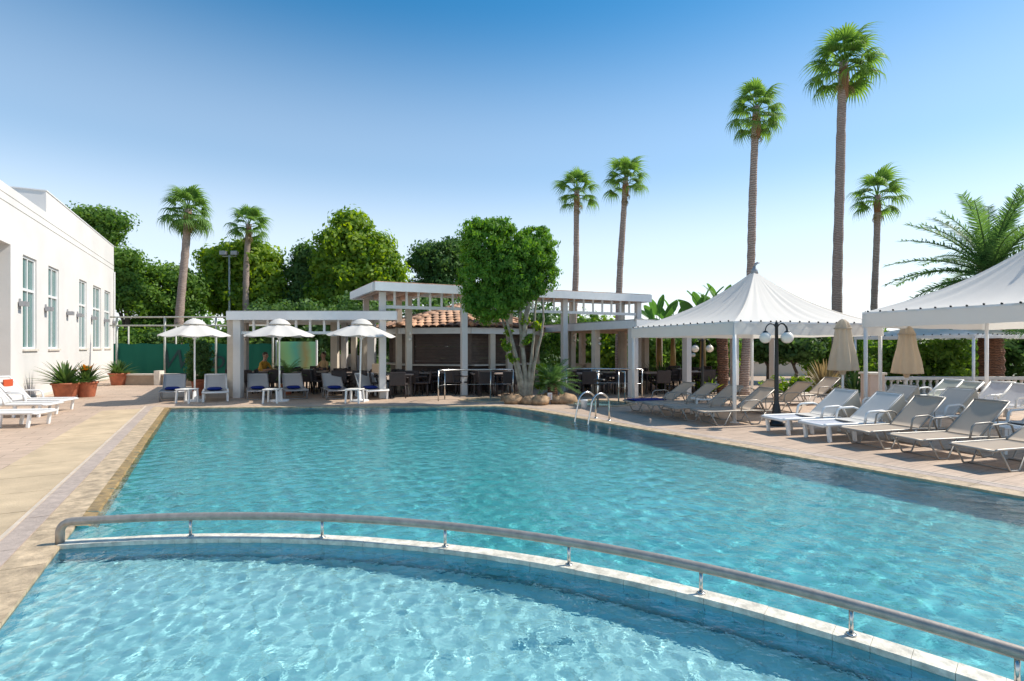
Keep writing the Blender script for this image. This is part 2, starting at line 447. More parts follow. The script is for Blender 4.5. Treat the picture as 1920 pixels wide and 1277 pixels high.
tr = N(nt, 'ShaderNodeBsdfTranslucent'); L(cr.outputs[0], tr.inputs['Color'])
ms = N(nt, 'ShaderNodeMixShader'); ms.inputs[0].default_value = .5; L(b.outputs[0], ms.inputs[1]); L(tr.outputs[0], ms.inputs[2]); L(ms.outputs[0], nt.nodes['Material Output'].inputs[0])
M['pastel'] = m

# ================================================================== the ground, the pools
U = Vector((math.cos(R(28)), math.sin(R(28)), 0)); V_ = Vector((-math.sin(R(28)), math.cos(R(28)), 0))
WATER = -0.022
def smooth_corner(pts, i, k=.35, n=5):
    p0, p1, p2 = [Vector(pts[j]) for j in (i-1, i, (i+1) % len(pts))]
    a = p1+(p0-p1).normalized()*k; c = p1+(p2-p1).normalized()*k
    return [tuple((a*(1-t)**2+p1*2*t*(1-t)+c*t*t)[:2]) for t in [q/n for q in range(n+1)]]
OUT0 = [(-.41,-1.5),(-3.05,3.18),(-9.36,14.36),(-.25,14.78),(.55,13.83),(3.22,9.65),(5.62,5.85),(10.27,-1.5)]
OUT = OUT0[:3]+smooth_corner(OUT0,3,.5)+smooth_corner(OUT0,4,.4)+OUT0[5:]
def ellipse(cx, cy, a, b, rz=0, n=28):
    return [(cx+a*math.cos(t)*math.cos(rz)-b*math.sin(t)*math.sin(rz), cy+a*math.cos(t)*math.sin(rz)+b*math.sin(t)*math.cos(rz)) for t in [2*PI*k/n for k in range(n)]]
SMALL1 = ellipse(-.62,16.55,.85,.55)
SMALL2 = ellipse(2.55,15.55,.85,.75)

import bmesh
def sheet(name, outer, holes, z, mt):
    bm = bmesh.new(); ed = []
    for loop in [outer]+holes:
        vs = [bm.verts.new((p[0],p[1],z)) for p in loop]
        ed += [bm.edges.new((vs[i], vs[(i+1)%len(vs)])) for i in range(len(vs))]
    bmesh.ops.triangle_fill(bm, use_beauty=True, use_dissolve=False, edges=ed, normal=(0,0,1))
    for f in bm.faces:
        if f.normal.z < 0: f.normal_flip()
    me = bpy.data.meshes.new(name); bm.to_mesh(me); bm.free(); me.materials.append(mt)
    o = bpy.data.objects.new(name, me); COL.objects.link(o); o['kind'] = 'structure'
    return o
big = [(-60,-12),(60,-12),(60,26.5),(34,31),(-60,31)]
deck = sheet('deck', big, [OUT, SMALL1, SMALL2], 0, M['deck'])
ground = sheet('ground', [(-1500,-60),(1500,-60),(1500,2500),(-1500,2500)], [big], -.004, M['lawn'])

def offset_path(pts, d):
    """open path moved sideways to its outer side"""
    out = []
    P = [Vector((p[0],p[1])) for p in pts]
    for i, p in enumerate(P):
        n = Vector((0,0))
        if i > 0: t = (P[i]-P[i-1]).normalized(); n += Vector((-t.y,t.x))
        if i < len(P)-1: t = (P[i+1]-P[i]).normalized(); n += Vector((-t.y,t.x))
        n.normalize()
        c = 1.0
        if 0 < i < len(P)-1:
            t = (P[i]-P[i-1]).normalized(); c = max(.4, n.dot(Vector((-t.y,t.x))))
        out.append(p+n*d/c)
    return out
def resample(pts, step):
    P = [Vector((p[0],p[1])) for p in pts]; out = [P[0]]
    for a, b in zip(P, P[1:]):
        n = max(1, round((b-a).length/step))
        out += [a+(b-a)*k/n for k in range(1, n+1)]
    return out
def strip_pieces(name, path, d0, d1, z0, z1, step, mt, parent, gap=.006):
    """stone pieces laid along a path between two offsets"""
    P = resample(path, step)
    A = offset_path(P, d0); B = offset_path(P, d1)
    for i in range(len(P)-1):
        a0, a1, b0, b1 = A[i], A[i+1], B[i], B[i+1]
        t = (P[i+1]-P[i]).normalized()*gap/2
        j = random.uniform(-.0015,.0015)
        MB().prism([a0+t, a1-t, b1-t, b0+t], z0, z1+j).build(name, mt, parent)
pool = bpy.data.objects.new('swimming_pool', None); COL.objects.link(pool); pool['kind'] = 'structure'
# path runs so that its left-hand side is the outside: reverse order
PATH = list(reversed(OUT))
PATH = [p for p in PATH]
ring = PATH
# orientation test
_t = offset_path(PATH, .3)
sgn = 1 if (_t[-2]-Vector(PATH[-2])).x < 0 else -1
path = PATH if sgn == 1 else OUT
li = len(path)
strip_pieces('coping_stone', path, -.004, .27, -.05, .006, .5, M['coping'], pool)
strip_pieces('gutter_grate', path, .278, .455, -.03, .006, .5, M['grate'], pool)
strip_pieces('line_stone', path, .463, .50, -.03, .008, .7, M['line'], pool)
left = [Vector(OUT0[2]), Vector(OUT0[1]), Vector(OUT0[0])]
_t = offset_path(left, .3); left = left if (_t[1]-left[1]).x < 0 else left[::-1]
l2 = [p.copy() for p in left]
strip_pieces('sand_slab', l2, .507, 1.34, -.03, .008, .9, M['band'], pool, .012)
# wet sloping edge stones along the long side, running down under the water
P_ = [p for p in resample(left, .5) if p.y > 4.7]
rows_ = [(-.006,.004),(-.10,-.010),(-.15,-.05),(-.17,-.12)]
O_ = [offset_path(P_, d_) for d_, z_ in rows_]
for i in range(len(P_)-1):
    t_ = (P_[i+1]-P_[i]).normalized()*.003
    vs = []
    for o_, (d_, z_) in zip(O_, rows_):
        jz = random.uniform(-.003,.003)
        vs += [(o_[i].x+t_.x,o_[i].y+t_.y,z_+jz),(o_[i+1].x-t_.x,o_[i+1].y-t_.y,z_+jz)]
    q_ = MB().add(vs, [(2*k,2*k+1,2*k+3,2*k+2) for k in range(3)]).build('edge_stone', M['wet_edge'], pool)
    q_.cycles.is_caustics_receiver = True
# basin
def inpoly(pts, X, Y):
    ins = np.zeros(X.shape, bool); n = len(pts)
    for i in range(n):
        x0, y0 = pts[i][0], pts[i][1]; x1, y1 = pts[(i+1)%n][0], pts[(i+1)%n][1]
        if y0 == y1: continue
        c = ((y0 > Y) != (y1 > Y)) & (X < (x1-x0)*(Y-y0)/(y1-y0)+x0)
        ins ^= c
    return ins
WC, WR = (-2.344,-1.943), 6.555
def basin(name, poly, depth, fm, wm):
    b = MB(); n = len(poly)
    cx = sum(p[0] for p in poly)/n; cy = sum(p[1] for p in poly)/n
    b.add([(p[0],p[1],-.002) for p in poly]+[(p[0],p[1],-depth) for p in poly], [(i,(i+1)%n,(i+1)%n+n,i+n) for i in range(n)])
    w = b.build(name+'_wall', wm, pool)
    f = sheet(name+'_floor', poly, [], -depth, fm); f.parent = pool; del f['kind']
    for o in (w, f): o.cycles.is_caustics_receiver = True
    return w, f
basin('pool', OUT, .72, M['pool_floor'], M['pool_tile'])
for sp_ in (SMALL1, SMALL2):
    basin('plunge', sp_, .45, M['wade_floor'], M['pool_tile'])
    P = [Vector(p) for p in sp_]+[Vector(sp_[0])]
    _t = offset_path(P[::-1], .1)
    strip_pieces('coping_stone', P[::-1], -.01, .2, -.04, .02, .35, M['coping'], pool)
# wading pool floor (raised) and ring wall
def arc(r, a0, a1, n):
    return [(WC[0]+r*math.cos(a0+(a1-a0)*k/n), WC[1]+r*math.sin(a0+(a1-a0)*k/n)) for k in range(n+1)]
A_R, A_L = math.atan2(-1.5-WC[1], 6.4), None
# left end: where the ring meets the long side
best = None
for k in range(2000):
    a = R(60)+R(80)*k/2000
    x, y = WC[0]+WR*math.cos(a), WC[1]+WR*math.sin(a)
    t = (y-3.18)/(14.36-3.18); ex = -3.05+(-9.36+3.05)*t
    if best is None or abs(x-ex) < best[0]: best = (abs(x-ex), a)
A_L = best[1]
wf = [p for p in arc(WR-.06, A_R, A_L, 60)]
wade_poly = wf+[(-3.04,3.16),(-.4,-1.5)]
f = sheet('wading_floor', wade_poly, [], -.40, M['wade_floor']); f.parent = pool; del f['kind']; f.cycles.is_caustics_receiver = True
T = .058
rw = MB()
oa, ia = arc(WR+T-.006, A_R, A_L+.01, 90), arc(WR-T+.006, A_R, A_L+.01, 90)
n = len(oa)
rw.add([(p[0],p[1],-1.35) for p in oa]+[(p[0],p[1],-.03) for p in oa]+[(p[0],p[1],-1.35) for p in ia]+[(p[0],p[1],-.03) for p in ia],
       [(i+1,i,i+n,i+1+n) for i in range(n-1)]+[(i+2*n,i+1+2*n,i+1+3*n,i+3*n) for i in range(n-1)]+[(i+n,i+3*n,i+1+3*n,i+1+n) for i in range(n-1)])
ringwall = rw.build('ring_wall', M['grout'], pool); ringwall.cycles.is_caustics_receiver = True
NT = 62
for k in range(NT):
    a0 = A_R+(A_L-A_R)*(k+.006)/NT; a1 = A_R+(A_L-A_R)*(k+.994)/NT
    def sect(r0, r1, z0, z1, name, mt, par=ringwall):
        q = [(WC[0]+r*math.cos(a), WC[1]+r*math.sin(a)) for r, a in ((r0,a0),(r1,a0),(r1,a1),(r0,a1))]
        o_ = MB().prism(q, z0, z1).build(name, mt, par)
        if name == 'wall_tile': o_.cycles.is_caustics_receiver = True
    sect(WR-T-.001, WR+T+.012, -.03, .012+random.uniform(-.001,.002), 'rim_stone', M['rim'])
    for z0 in (-.182,-.336):
        sect(WR-T, WR-T+.005, z0, z0+.147, 'wall_tile', M['pool_tile'])
# water surfaces
def waves(XX, YY, seed, n, lo, hi, amp, ex=.85):
    rg = np.random.default_rng(seed); Z = np.zeros_like(XX)
    for i in range(n):
        lam = math.exp(rg.uniform(math.log(lo), math.log(hi))); k = 2*PI/lam; a = rg.uniform(0, 2*PI)
        Z += lam**ex*amp*np.sin(k*(XX*math.cos(a)+YY*math.sin(a))+rg.uniform(0,7)+.8*np.sin(k*.23*(XX*math.sin(a)-YY*math.cos(a))+i))
    return Z
def water(name, poly, step, keep, seed, amp, lo=.16, hi=1.0, n=46, extra=None, z=WATER, ex=.85):
    xs = [p[0] for p in poly]; ys = [p[1] for p in poly]
    X = np.arange(min(xs)-.1, max(xs)+.1, step); Y = np.arange(min(ys)-.1, max(ys)+.1, step)
    XX, YY = np.meshgrid(X, Y)
    Z = waves(XX, YY, seed, n, lo, hi, amp, ex)
    if extra is not None: Z = Z+extra(XX, YY)
    ok = keep(XX, YY)
    cell = ok[:-1,:-1] | ok[:-1,1:] | ok[1:,:-1] | ok[1:,1:]
    cell &= (XX[:-1,:-1] < 9.6) & (YY[:-1,:-1] > -1.4)
    idx = np.arange(XX.size).reshape(XX.shape)
    F = np.stack([idx[:-1,:-1][cell], idx[:-1,1:][cell], idx[1:,1:][cell], idx[1:,:-1][cell]], -1)
    used = np.unique(F); re = np.full(XX.size, -1); re[used] = np.arange(len(used))
    VV = np.stack([XX, YY, Z+z], -1).reshape(-1,3)[used]
    o = fastmesh(name, VV, re[F], M['water'], None, True, 'structure')
    o.cycles.is_caustics_caster = True
    return o
def rr(X, Y): return np.hypot(X-WC[0], Y-WC[1])
water('pool_water', OUT, .028, lambda X,Y: inpoly(OUT,X,Y) & (rr(X,Y) > WR), 3, .00105, .11, .42, 64, None, WATER, .95)
SPL = G(1112,1146,WATER)
def splash(X, Y):
    d = np.hypot(X-SPL.x, Y-SPL.y)
    return .005*np.sin(2*PI*d/.05)*np.exp(-(d/.10)**2)+.0012*np.sin(2*PI*d/.07)*np.exp(-((d-.16)/.08)**2)
water('wading_water', wade_poly, .022, lambda X,Y: inpoly(wade_poly,X,Y) & (rr(X,Y) < WR), 5, .0010, .055, .28, 80, splash)
water('plunge_water', SMALL1, .05, lambda X,Y: inpoly(SMALL1,X,Y), 8, .0006)
water('plunge_water', SMALL2, .05, lambda X,Y: inpoly(SMALL2,X,Y), 9, .0006)
drops = MB()
for k in range(34):
    a = random.uniform(0,2*PI); d = abs(random.gauss(0,.13))
    drops.ball((SPL.x+d*math.cos(a)-.05*(k%3), SPL.y+d*.7*math.sin(a), WATER+.02+abs(random.gauss(0,.03))), random.uniform(.002,.006), 6)
tag(drops.build('water_splash', M['water'], None, True, 'stuff'), 'small splash of droplets leaping from the wading pool', 'splash')

# hand rail on the ring wall
rail = thing('pool_handrail', 'curved stainless steel handrail along the wading pool rim', 'handrail')
RZ, RR_ = .185, .033
pts = [(WC[0]+WR*math.cos(a), WC[1]+WR*math.sin(a), RZ) for a in [A_R+(A_L-.012-A_R)*k/90 for k in range(91)]]
e = Vector(pts[-1]); d = (e-Vector(pts[-2])).normalized()
for t in (20,40,60,80,90):
    pts.append(e+d*.085*math.sin(R(t))+Vector((0,0,-.085*(1-math.cos(R(t))))))
pts.append(Vector(pts[-1])+Vector((0,0,-.10)))
MB().tube(pts, RR_, 14).build('top_tube', M['steel_rail'], rail, True)
for px, py in ((357,1009),(600,1014),(834,1029),(1070,1059),(1318,1111),(1597,1192),(1905,1310)):
    q = G(px, py); a = math.atan2(q.y-WC[1], q.x-WC[0])
    x, y = WC[0]+WR*math.cos(a), WC[1]+WR*math.sin(a)
    p = MB().tube([(x,y,.005),(x,y,RZ-.02)], .0125, 10).build('post', M['steel'], rail, True)
    MB().lathe([(.028,0),(.028,.008),(.014,.012)], 12, (x,y,.013)).build('base_flange', M['steel'], p, True)

# ================================================================== white building
bld = thing('white_building', 'long white rendered building with tall windows beside the pool deck', 'building')
TW = .52
def wallY(px): return 6.43/((CX-px)/FPX-TW)
FAR = Vector((-21.15,28.33,0)); DW = Vector((TW,-1,0)).normalized()      # runs towards the viewer
NW = Vector((-DW.y*1.0, DW.x, 0)); NW = NW if NW.x > 0 else -NW
def wp(px):                                                              # metres along the wall from the far corner
    Y = wallY(px); return (Vector(((px-CX)/FPX*Y, Y, 0))-FAR).dot(DW)
def wq(s, z, off=0): p = FAR+DW*s+NW*off; return Vector((p.x,p.y,z))
SILL, HEAD, TOPZ, BLKZ = 1.56, 4.45, 6.22, 6.95
wins = sorted([(wp(b_), wp(a_)) for a_, b_ in ((42,68),(90,110),(148,162),(174,189),(195.5,206.5))])
door0, door1 = wp(19), wp(19)+5
END = 24
def slab(mb, s0, s1, z0, z1, o0, o1):
    c = [wq(s0,z0,o0),wq(s1,z0,o0),wq(s1,z0,o1),wq(s0,z0,o1),wq(s0,z1,o0),wq(s1,z1,o0),wq(s1,z1,o1),wq(s0,z1,o1)]
    return mb.add(c, [(0,1,2,3),(7,6,5,4),(0,4,5,1),(1,5,6,2),(2,6,7,3),(3,7,4,0)])
TH = .32
wl = MB(); cur = 0
for a_, b_ in wins:
    slab(wl, cur, a_, SILL, HEAD, -TH, 0); cur = b_
slab(wl, cur, door0, SILL, HEAD, -TH, 0)
slab(wl, 0, door0, 0, SILL, -TH, 0)
slab(wl, 0, door0, HEAD, 5.70, -TH, 0)
slab(wl, door0, door1, 4.57, 5.70, -TH, 0); slab(wl, door1, END, 0, 5.70, -TH, 0)
wl.build('wall', M['white'], bld)
g1 = MB(); slab(g1, 0, END, 5.70, 5.73, -TH, -.025); slab(g1, 0, END, 5.93, 5.96, -TH, -.025); g1.build('groove', M['white'], bld)
f1 = MB(); slab(f1, 0, END, 5.73, 5.93, -TH, .002); f1.build('frieze_band', M['white'], bld)
sb = wp(86)
f1 = MB(); slab(f1, 0, END, 5.96, TOPZ, -TH, 0); f1.build('parapet', M['white'], bld)
f1 = MB(); slab(f1, .0, sb, TOPZ, BLKZ, -4.5, -.003); f1.build('roof_block', M['white'], bld)
f1 = MB(); slab(f1, -.02, sb+.03, BLKZ, BLKZ+.04, -4.5, .02); f1.build('coping', M['white_paint'], bld)
f1 = MB(); slab(f1, -.02, END, -.0, .09, .0, .035); f1.build('plinth', M['stone_cream'], bld)
f1 = MB(); slab(f1, .3, END, 5.3, 5.4, -9, -TH); slab(f1, 0, .3, 0, TOPZ, -9, -TH); slab(f1, 0, END, 0, 5.3, -9.3, -9); f1.build('rear_shell', M['white'], bld)
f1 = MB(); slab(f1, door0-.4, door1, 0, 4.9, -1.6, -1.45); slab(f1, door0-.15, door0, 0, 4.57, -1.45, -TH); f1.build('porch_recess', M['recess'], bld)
for a_, b_ in wins:
    w = MB(); fw = .075; o0, o1 = -.14, -.05
    slab(w, a_, a_+fw, SILL, HEAD, o0, o1); slab(w, b_-fw, b_, SILL, HEAD, o0, o1)
    slab(w, a_+fw, b_-fw, SILL, SILL+fw, o0, o1); slab(w, a_+fw, b_-fw, HEAD-fw, HEAD, o0, o1)
    zt = SILL+(HEAD-SILL)*.64; slab(w, a_+fw, b_-fw, zt-.04, zt+.04, o0, o1)
    mid = (a_+b_)/2; slab(w, mid-.03, mid+.03, SILL+fw, zt-.04, o0, o1-.006); slab(w, mid-.03, mid+.03, zt+.04, HEAD-fw, o0, o1-.006)
    fo = w.build('window', M['white_paint'], bld)
    for s0, s1 in ((a_+fw, mid-.03),(mid+.03, b_-fw)):
        for z0, z1 in ((SILL+fw, zt-.04),(zt+.04, HEAD-fw)):
            p = MB(); slab(p, s0, s1, z0, z1, -.105, -.095); p.build('pane', M['glass'], fo)
    p = MB(); slab(p, a_-.05, b_+.05, SILL-.05, SILL+.012, -.06, .05); p.build('sill', M['stone_cream'], fo)
for px in (35,84,125,144,171,195,211):
    s = wp(px); l = MB()
    slab(l, s-.05, s+.05, 2.78, 3.08, 0, .03)
    slab(l, s-.13, s+.13, 2.86, 3.0, .03, .2)
    l.build('wall_lamp', M['grey_metal'], bld)
p = MB().tube([wq(.12,0,.05), wq(.12,5.6,.05)], .035, 8).build('downpipe', M['white_paint'], bld)

# ================================================================== low white pergola (beside the umbrellas)
per = thing('low_pergola', 'low white pergola with flat roof and short frieze posts behind the parasols', 'pergola')
Y0, Y1 = 16.9, 22.6
def X(px, Y): return (px-CX)/FPX*Y
xa, xb = X(424,Y0), X(744,Y0)
zb, zt = 2.50, 2.77
MB().box((xa,Y0,zb),(xb,Y0+.1,zt)).build('fascia', M['white_paint'], per)
def sk(y): return -.53*(y-Y0)            # the sides run back along the pool's direction
for x_ in (xa+.05, xb-.05):
    MB().beam((x_+sk(Y0+.13),Y0+.13,(zb+zt)/2),(x_+sk(Y1),Y1,(zb+zt)/2),.09,zt-zb-.004).build('fascia', M['white_paint'], per)
MB().prism([(xa+.1+sk(Y0+.1),Y0+.1),(xb-.1+sk(Y0+.1),Y0+.1),(xb-.1+sk(Y1),Y1),(xa+.1+sk(Y1),Y1)], zt-.07, zt-.012).build('roof', M['ceiling'], per)
MB().prism([(xa+.01,Y0+.01),(xb-.01,Y0+.01),(xb-.01+sk(Y1),Y1),(xa+.01+sk(Y1),Y1)], zt+.001, zt+.02).build('roof_felt', M['recess'], per)
n = 9
for k in range(n):
    y = Y0+.6+(Y1-Y0-.8)*k/(n-1)
    MB().box((xa+.1+sk(y),y-.04,zt-.2),(xb-.1+sk(y),y+.04,zt-.07)).build('rafter', M['white_paint'], per)
CYf = 17.2
MB().cbox((X(447,CYf),CYf,zb/2+.02),(.24,.24,zb+.04)).build('column', M['white'], per, bevel=.008)
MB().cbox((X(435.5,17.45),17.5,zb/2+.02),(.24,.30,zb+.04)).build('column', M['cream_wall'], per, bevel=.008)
zr = 2.05
rx0, rx1 = X(453,17.2), X(716,17.2)
MB().box((rx0,17.16,zr),(rx1,17.24,zr+.09)).build('frieze_rail', M['white_paint'], per)
for k in range(10):
    x = X(476,17.2)+k*.455
    MB().box((x-.035,17.17,zr+.09),(x+.035,17.23,zt-.2)).build('frieze_post', M['white_paint'], per)
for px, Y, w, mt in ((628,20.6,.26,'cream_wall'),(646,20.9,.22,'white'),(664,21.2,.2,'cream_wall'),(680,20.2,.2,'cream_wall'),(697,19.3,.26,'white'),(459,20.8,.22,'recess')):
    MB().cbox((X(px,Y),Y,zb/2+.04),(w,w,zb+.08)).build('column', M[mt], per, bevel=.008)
for a_, b_, Y, z0, z1, mt in ((634,660,21.35,0,1.35,'white'),(668,680,21.4,0,1.3,'sling_lav'),(632,641,21.3,1.5,2.2,'brown'),(655,662,21.5,1.4,2.2,'black_iron')):
    MB().box((X(a_,Y),Y,z0),(X(b_,Y),Y+.06,z1)).build('partition_panel', M[mt], per)
for px, Y in ((459,20.65),(646,20.75),(680,20.05)):
    for dz in (0,.22):
        MB().ball((X(px,Y)+.02, Y-.06, 1.95+dz), .055, 10).build('wall_lantern', M['globe'], per, True)

# pastel panel beside it
q = thing('pastel_panel', 'upright pastel green and teal painted panel behind the dining tables', 'panel', (X(556,24.5),24.5,0))
w_ = .075*24.5/2
MB().box((-w_,0,.25),(w_,.04,1.88)).build('sheet', M['pastel'], q)
for s in (-1,1): MB().box((s*w_-.03,-.03,0),(s*w_+.03,.07,1.95)).build('post', M['white_metal'], q)

# ================================================================== tiled bar kiosk
kio = thing('bar_kiosk', 'octagonal brown shuttered bar kiosk with clay tiled roof', 'kiosk', (X(868,22.6),22.6,0))
ER, EZ, AZ_, WRAD = 3.75, 2.36, 3.42, 2.95
rot = R(10)
def octo(r, z, k): a = rot+2*PI*k/8; return Vector((r*math.cos(a), r*math.sin(a), z))
rf = MB(); 
rf.add([octo(ER,EZ,k) for k in range(8)]+[(0,0,AZ_)], [(k,(k+1)%8,8) for k in range(8)])
roof = rf.build('roof', M['brown_light'], kio)
tv = MB()
sg = 6; Lt, wt = .46, .145
tv.add([(math.cos(PI*i/sg)*wt*(.85 if e_ else 1), (Lt if e_ else 0), math.sin(PI*i/sg)*.07+(0 if e_ else .012)) for e_ in (0,1) for i in range(sg+1)],
       [(i,i+1,i+sg+2,i+sg+1) for i in range(sg)])
tv.f = [tuple(reversed(f_)) for f_ in tv.f]
tile0 = tv.build('roof_tile', M['tile'], roof, True); tmesh = tile0.data
bpy.data.objects.remove(tile0)
nt_ = 0
for k in range(8):
    a_, b_ = octo(ER,EZ,k), octo(ER,EZ,k+1)
    midp = (a_+b_)/2
    if midp.y > 1.6: continue
    ap = Vector((0,0,AZ_)); up = (ap-midp); sl = up.length; up.normalize()
    al = (b_-a_); wl_ = al.length; al.normalize(); nn = al.cross(up).normalized()
    if nn.z < 0: nn = -nn; al = -al
    rows = 9; step = sl/rows
    for r_ in range(rows):
        half = wl_/2*(1-(r_+.35)/rows)
        cols = int(half*2/.29)
        for c in range(cols):
            s = (c-(cols-1)/2)*.29
            pos = midp+up*(r_*step-.06)+al*s+nn*(.012+random.uniform(0,.012))
            Mx = Matrix((al,up,nn)).transposed().to_4x4()
            o = bpy.data.objects.new('roof_tile', tmesh); COL.objects.link(o); o.parent = roof
            o.matrix_local = Matrix.Translation(pos) @ Mx @ Matrix.Rotation(random.uniform(-.04,.04),4,'Z')
            o.scale = (1, step*1.22/Lt, 1)
for k in range(8):
    a_, b_ = octo(ER-.02,EZ+.05,k), Vector((0,0,AZ_+.03))
    if a_.y > 2.4: continue
    for j in range(9):
        p0, p1 = a_.lerp(b_, j/9), a_.lerp(b_, (j+1.12)/9)
        MB().tube([p0+Vector((0,0,.03)), p1+Vector((0,0,.01))], [.085,.07], 8).build('ridge_tile', M['tile'], roof, True)
for k in range(8):
    a_, b_ = octo(ER-.25,EZ,k), octo(ER-.25,EZ,k+1)
    MB().beam(a_+Vector((0,0,-.13)), b_+Vector((0,0,-.13)), .08, .22).build('eave_board', M['white_paint'], kio)
    a_, b_ = octo(WRAD,0,k), octo(WRAD,0,k+1); d = (b_-a_).normalized(); nrm = Vector((d.y,-d.x,0))
    MB().beam(a_+Vector((0,0,.47)), b_+Vector((0,0,.47)), .1, .94).build('counter_wall', M['brown'], kio)
    MB().beam(a_+nrm*.15+Vector((0,0,.97)), b_+nrm*.15+Vector((0,0,.97)), .5, .05).build('counter_top', M['stone_cream'], kio)
    MB().beam(a_+Vector((0,0,1.0)), a_+Vector((0,0,2.25)), .16, .16).build('corner_post', M['brown_light'], kio)
    mt = M['brown'] if k % 2 else M['brown_light']
    nsl = 11
    for j in range(nsl):
        z = 1.0+1.2*(j+.5)/nsl
        MB().beam(a_-nrm*.03+d*.08+Vector((0,0,z)), b_-nrm*.03-d*.08+Vector((0,0,z)), .03+.012*(j%2), 1.2/nsl-.008).build('shutter_slat', mt, kio)
MB().lathe([(2.8,2.2),(3.4,2.24)], 8).build('soffit', M['brown_light'], kio)
MB().prism([octo(WRAD-.1,0,k) for k in range(8)], 2.2, 2.23).build('bar_ceiling', M['brown_light'], kio)

# ================================================================== tall white pergola
TP = R(24); tu = Vector((math.cos(TP),math.sin(TP),0)); tv_ = Vector((-math.sin(R(28)),math.cos(R(28)),0))
PA = Vector((-1.644,18.22,0)); pn = Vector((math.sin(TP),-math.cos(TP),0))
tall = thing('tall_pergola', 'tall white pergola on slender columns rising above the bar kiosk', 'pergola')
def tcol(px):                        # distance along the front line
    c = (CX-px)/FPX
    # PA + tu*s : (PA.x+tu.x s) = -c (PA.y+tu.y s)
    return (-c*PA.y-PA.x)/(tu.x+c*tu.y)
sC, sB, sE = tcol(717), tcol(1058), tcol(1196)
fo_ = pn*.5
FA, FB = PA+tu*(sC-.32)+fo_, PA+tu*(sE+.25)+fo_
z0, z1 = 3.39, 3.66
D = 3.6
def tb(p, q, w, h, z, name, mt):
    return MB().beam(p+Vector((0,0,z)), q+Vector((0,0,z)), w, h).build(name, mt, tall)
tb(FA, FB, .1, z1-z0, (z0+z1)/2, 'fascia', M['white_paint'])
D2 = 1.5; LW = 1.9                   # the roof is a narrow strip with a deeper wing at one end
FM = FA+tu*LW
tb(FA+tv_*.1, FA+tv_*D, .1, z1-z0-.004, (z0+z1)/2-.0, 'fascia', M['white_paint'])
tb(FB+tv_*.1, FB+tv_*D2, .1, z1-z0-.004, (z0+z1)/2, 'fascia', M['white_paint'])
tb(FM+tv_*D2, FB+tv_*D2, .1, z1-z0, (z0+z1)/2, 'fascia', M['white_paint'])
tb(FA+tv_*D, FM+tv_*D, .1, z1-z0, (z0+z1)/2, 'fascia', M['white_paint'])
tb(FM+tv_*(D2+.06), FM+tv_*(D-.06), .1, z1-z0-.004, (z0+z1)/2, 'fascia', M['white_paint'])
def roofpoly(a_, b_, d): return [a_+tv_*.06+tu*.05, b_+tv_*.06-tu*.05, b_+tv_*(d-.06)-tu*.05, a_+tv_*(d-.06)+tu*.05]
MB().prism(roofpoly(FA,FM,D), z1-.1, z1-.02).build('roof', M['ceiling'], tall)
MB().prism(roofpoly(FM,FB,D2), z1-.1, z1-.022).build('roof', M['ceiling'], tall)
MB().prism([FA+tv_*.02, FM+tv_*.02, FM+tv_*D, FA+tv_*D], z1+.002, z1+.03).build('roof_covering', M['tile'], tall)
MB().prism([FM+tv_*.02+tu*.003, FB+tv_*.02, FB+tv_*D2, FM+tv_*D2+tu*.003], z1+.002, z1+.028).build('roof_covering', M['tile'], tall)
nr = 22
for k in range(nr):
    p = FA.lerp(FB, (k+.7)/nr); dd = D if (p-FA).length < LW-.1 else D2
    MB().beam(p+tv_*.12+Vector((0,0,z1-.17)), p+tv_*(dd-.1)+Vector((0,0,z1-.17)), .06, .13).build('rafter', M['ceiling'], tall)
for px in (717,870,1058,1196):
    p = PA+tu*tcol(px)
    MB().cbox((0,0,1.70),(.2,.2,3.40)).xf(Matrix.Translation(p) @ Matrix.Rotation(TP,4,'Z')).build('column', M['white'], tall, bevel=.006)
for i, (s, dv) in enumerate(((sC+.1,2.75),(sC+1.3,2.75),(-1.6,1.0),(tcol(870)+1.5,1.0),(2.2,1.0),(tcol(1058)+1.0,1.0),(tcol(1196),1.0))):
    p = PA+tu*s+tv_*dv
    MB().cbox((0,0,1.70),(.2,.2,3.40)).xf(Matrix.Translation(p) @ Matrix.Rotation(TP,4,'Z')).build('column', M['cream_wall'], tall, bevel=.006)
p0, p1 = PA+tu*(sC+.1), PA+tu*(sE-.1)
cols = [sC, 0, sB, sE]
for a_, b_ in zip(cols, cols[1:]):
    tb(PA+tu*(a_+.1), PA+tu*(b_-.1), .08, .1, 2.93, 'frieze_rail', M['white_paint'])
    n = round((b_-a_)/.42)
    for k in range(1, n):
        p = PA+tu*(a_+(b_-a_)*k/n)
        MB().cbox((p.x,p.y,3.22),(.07,.07,.48)).build('frieze_post', M['white_paint'], tall)
for s, zz in ((-1.6,1.9),(-1.6,2.1),(tcol(1058)+1.0,1.9),(tcol(1058)+1.0,2.1)):
    p = PA+tu*s+tv_*.86; MB().ball((p.x,p.y,zz), .06, 10).build('wall_lantern', M['globe'], tall, True)

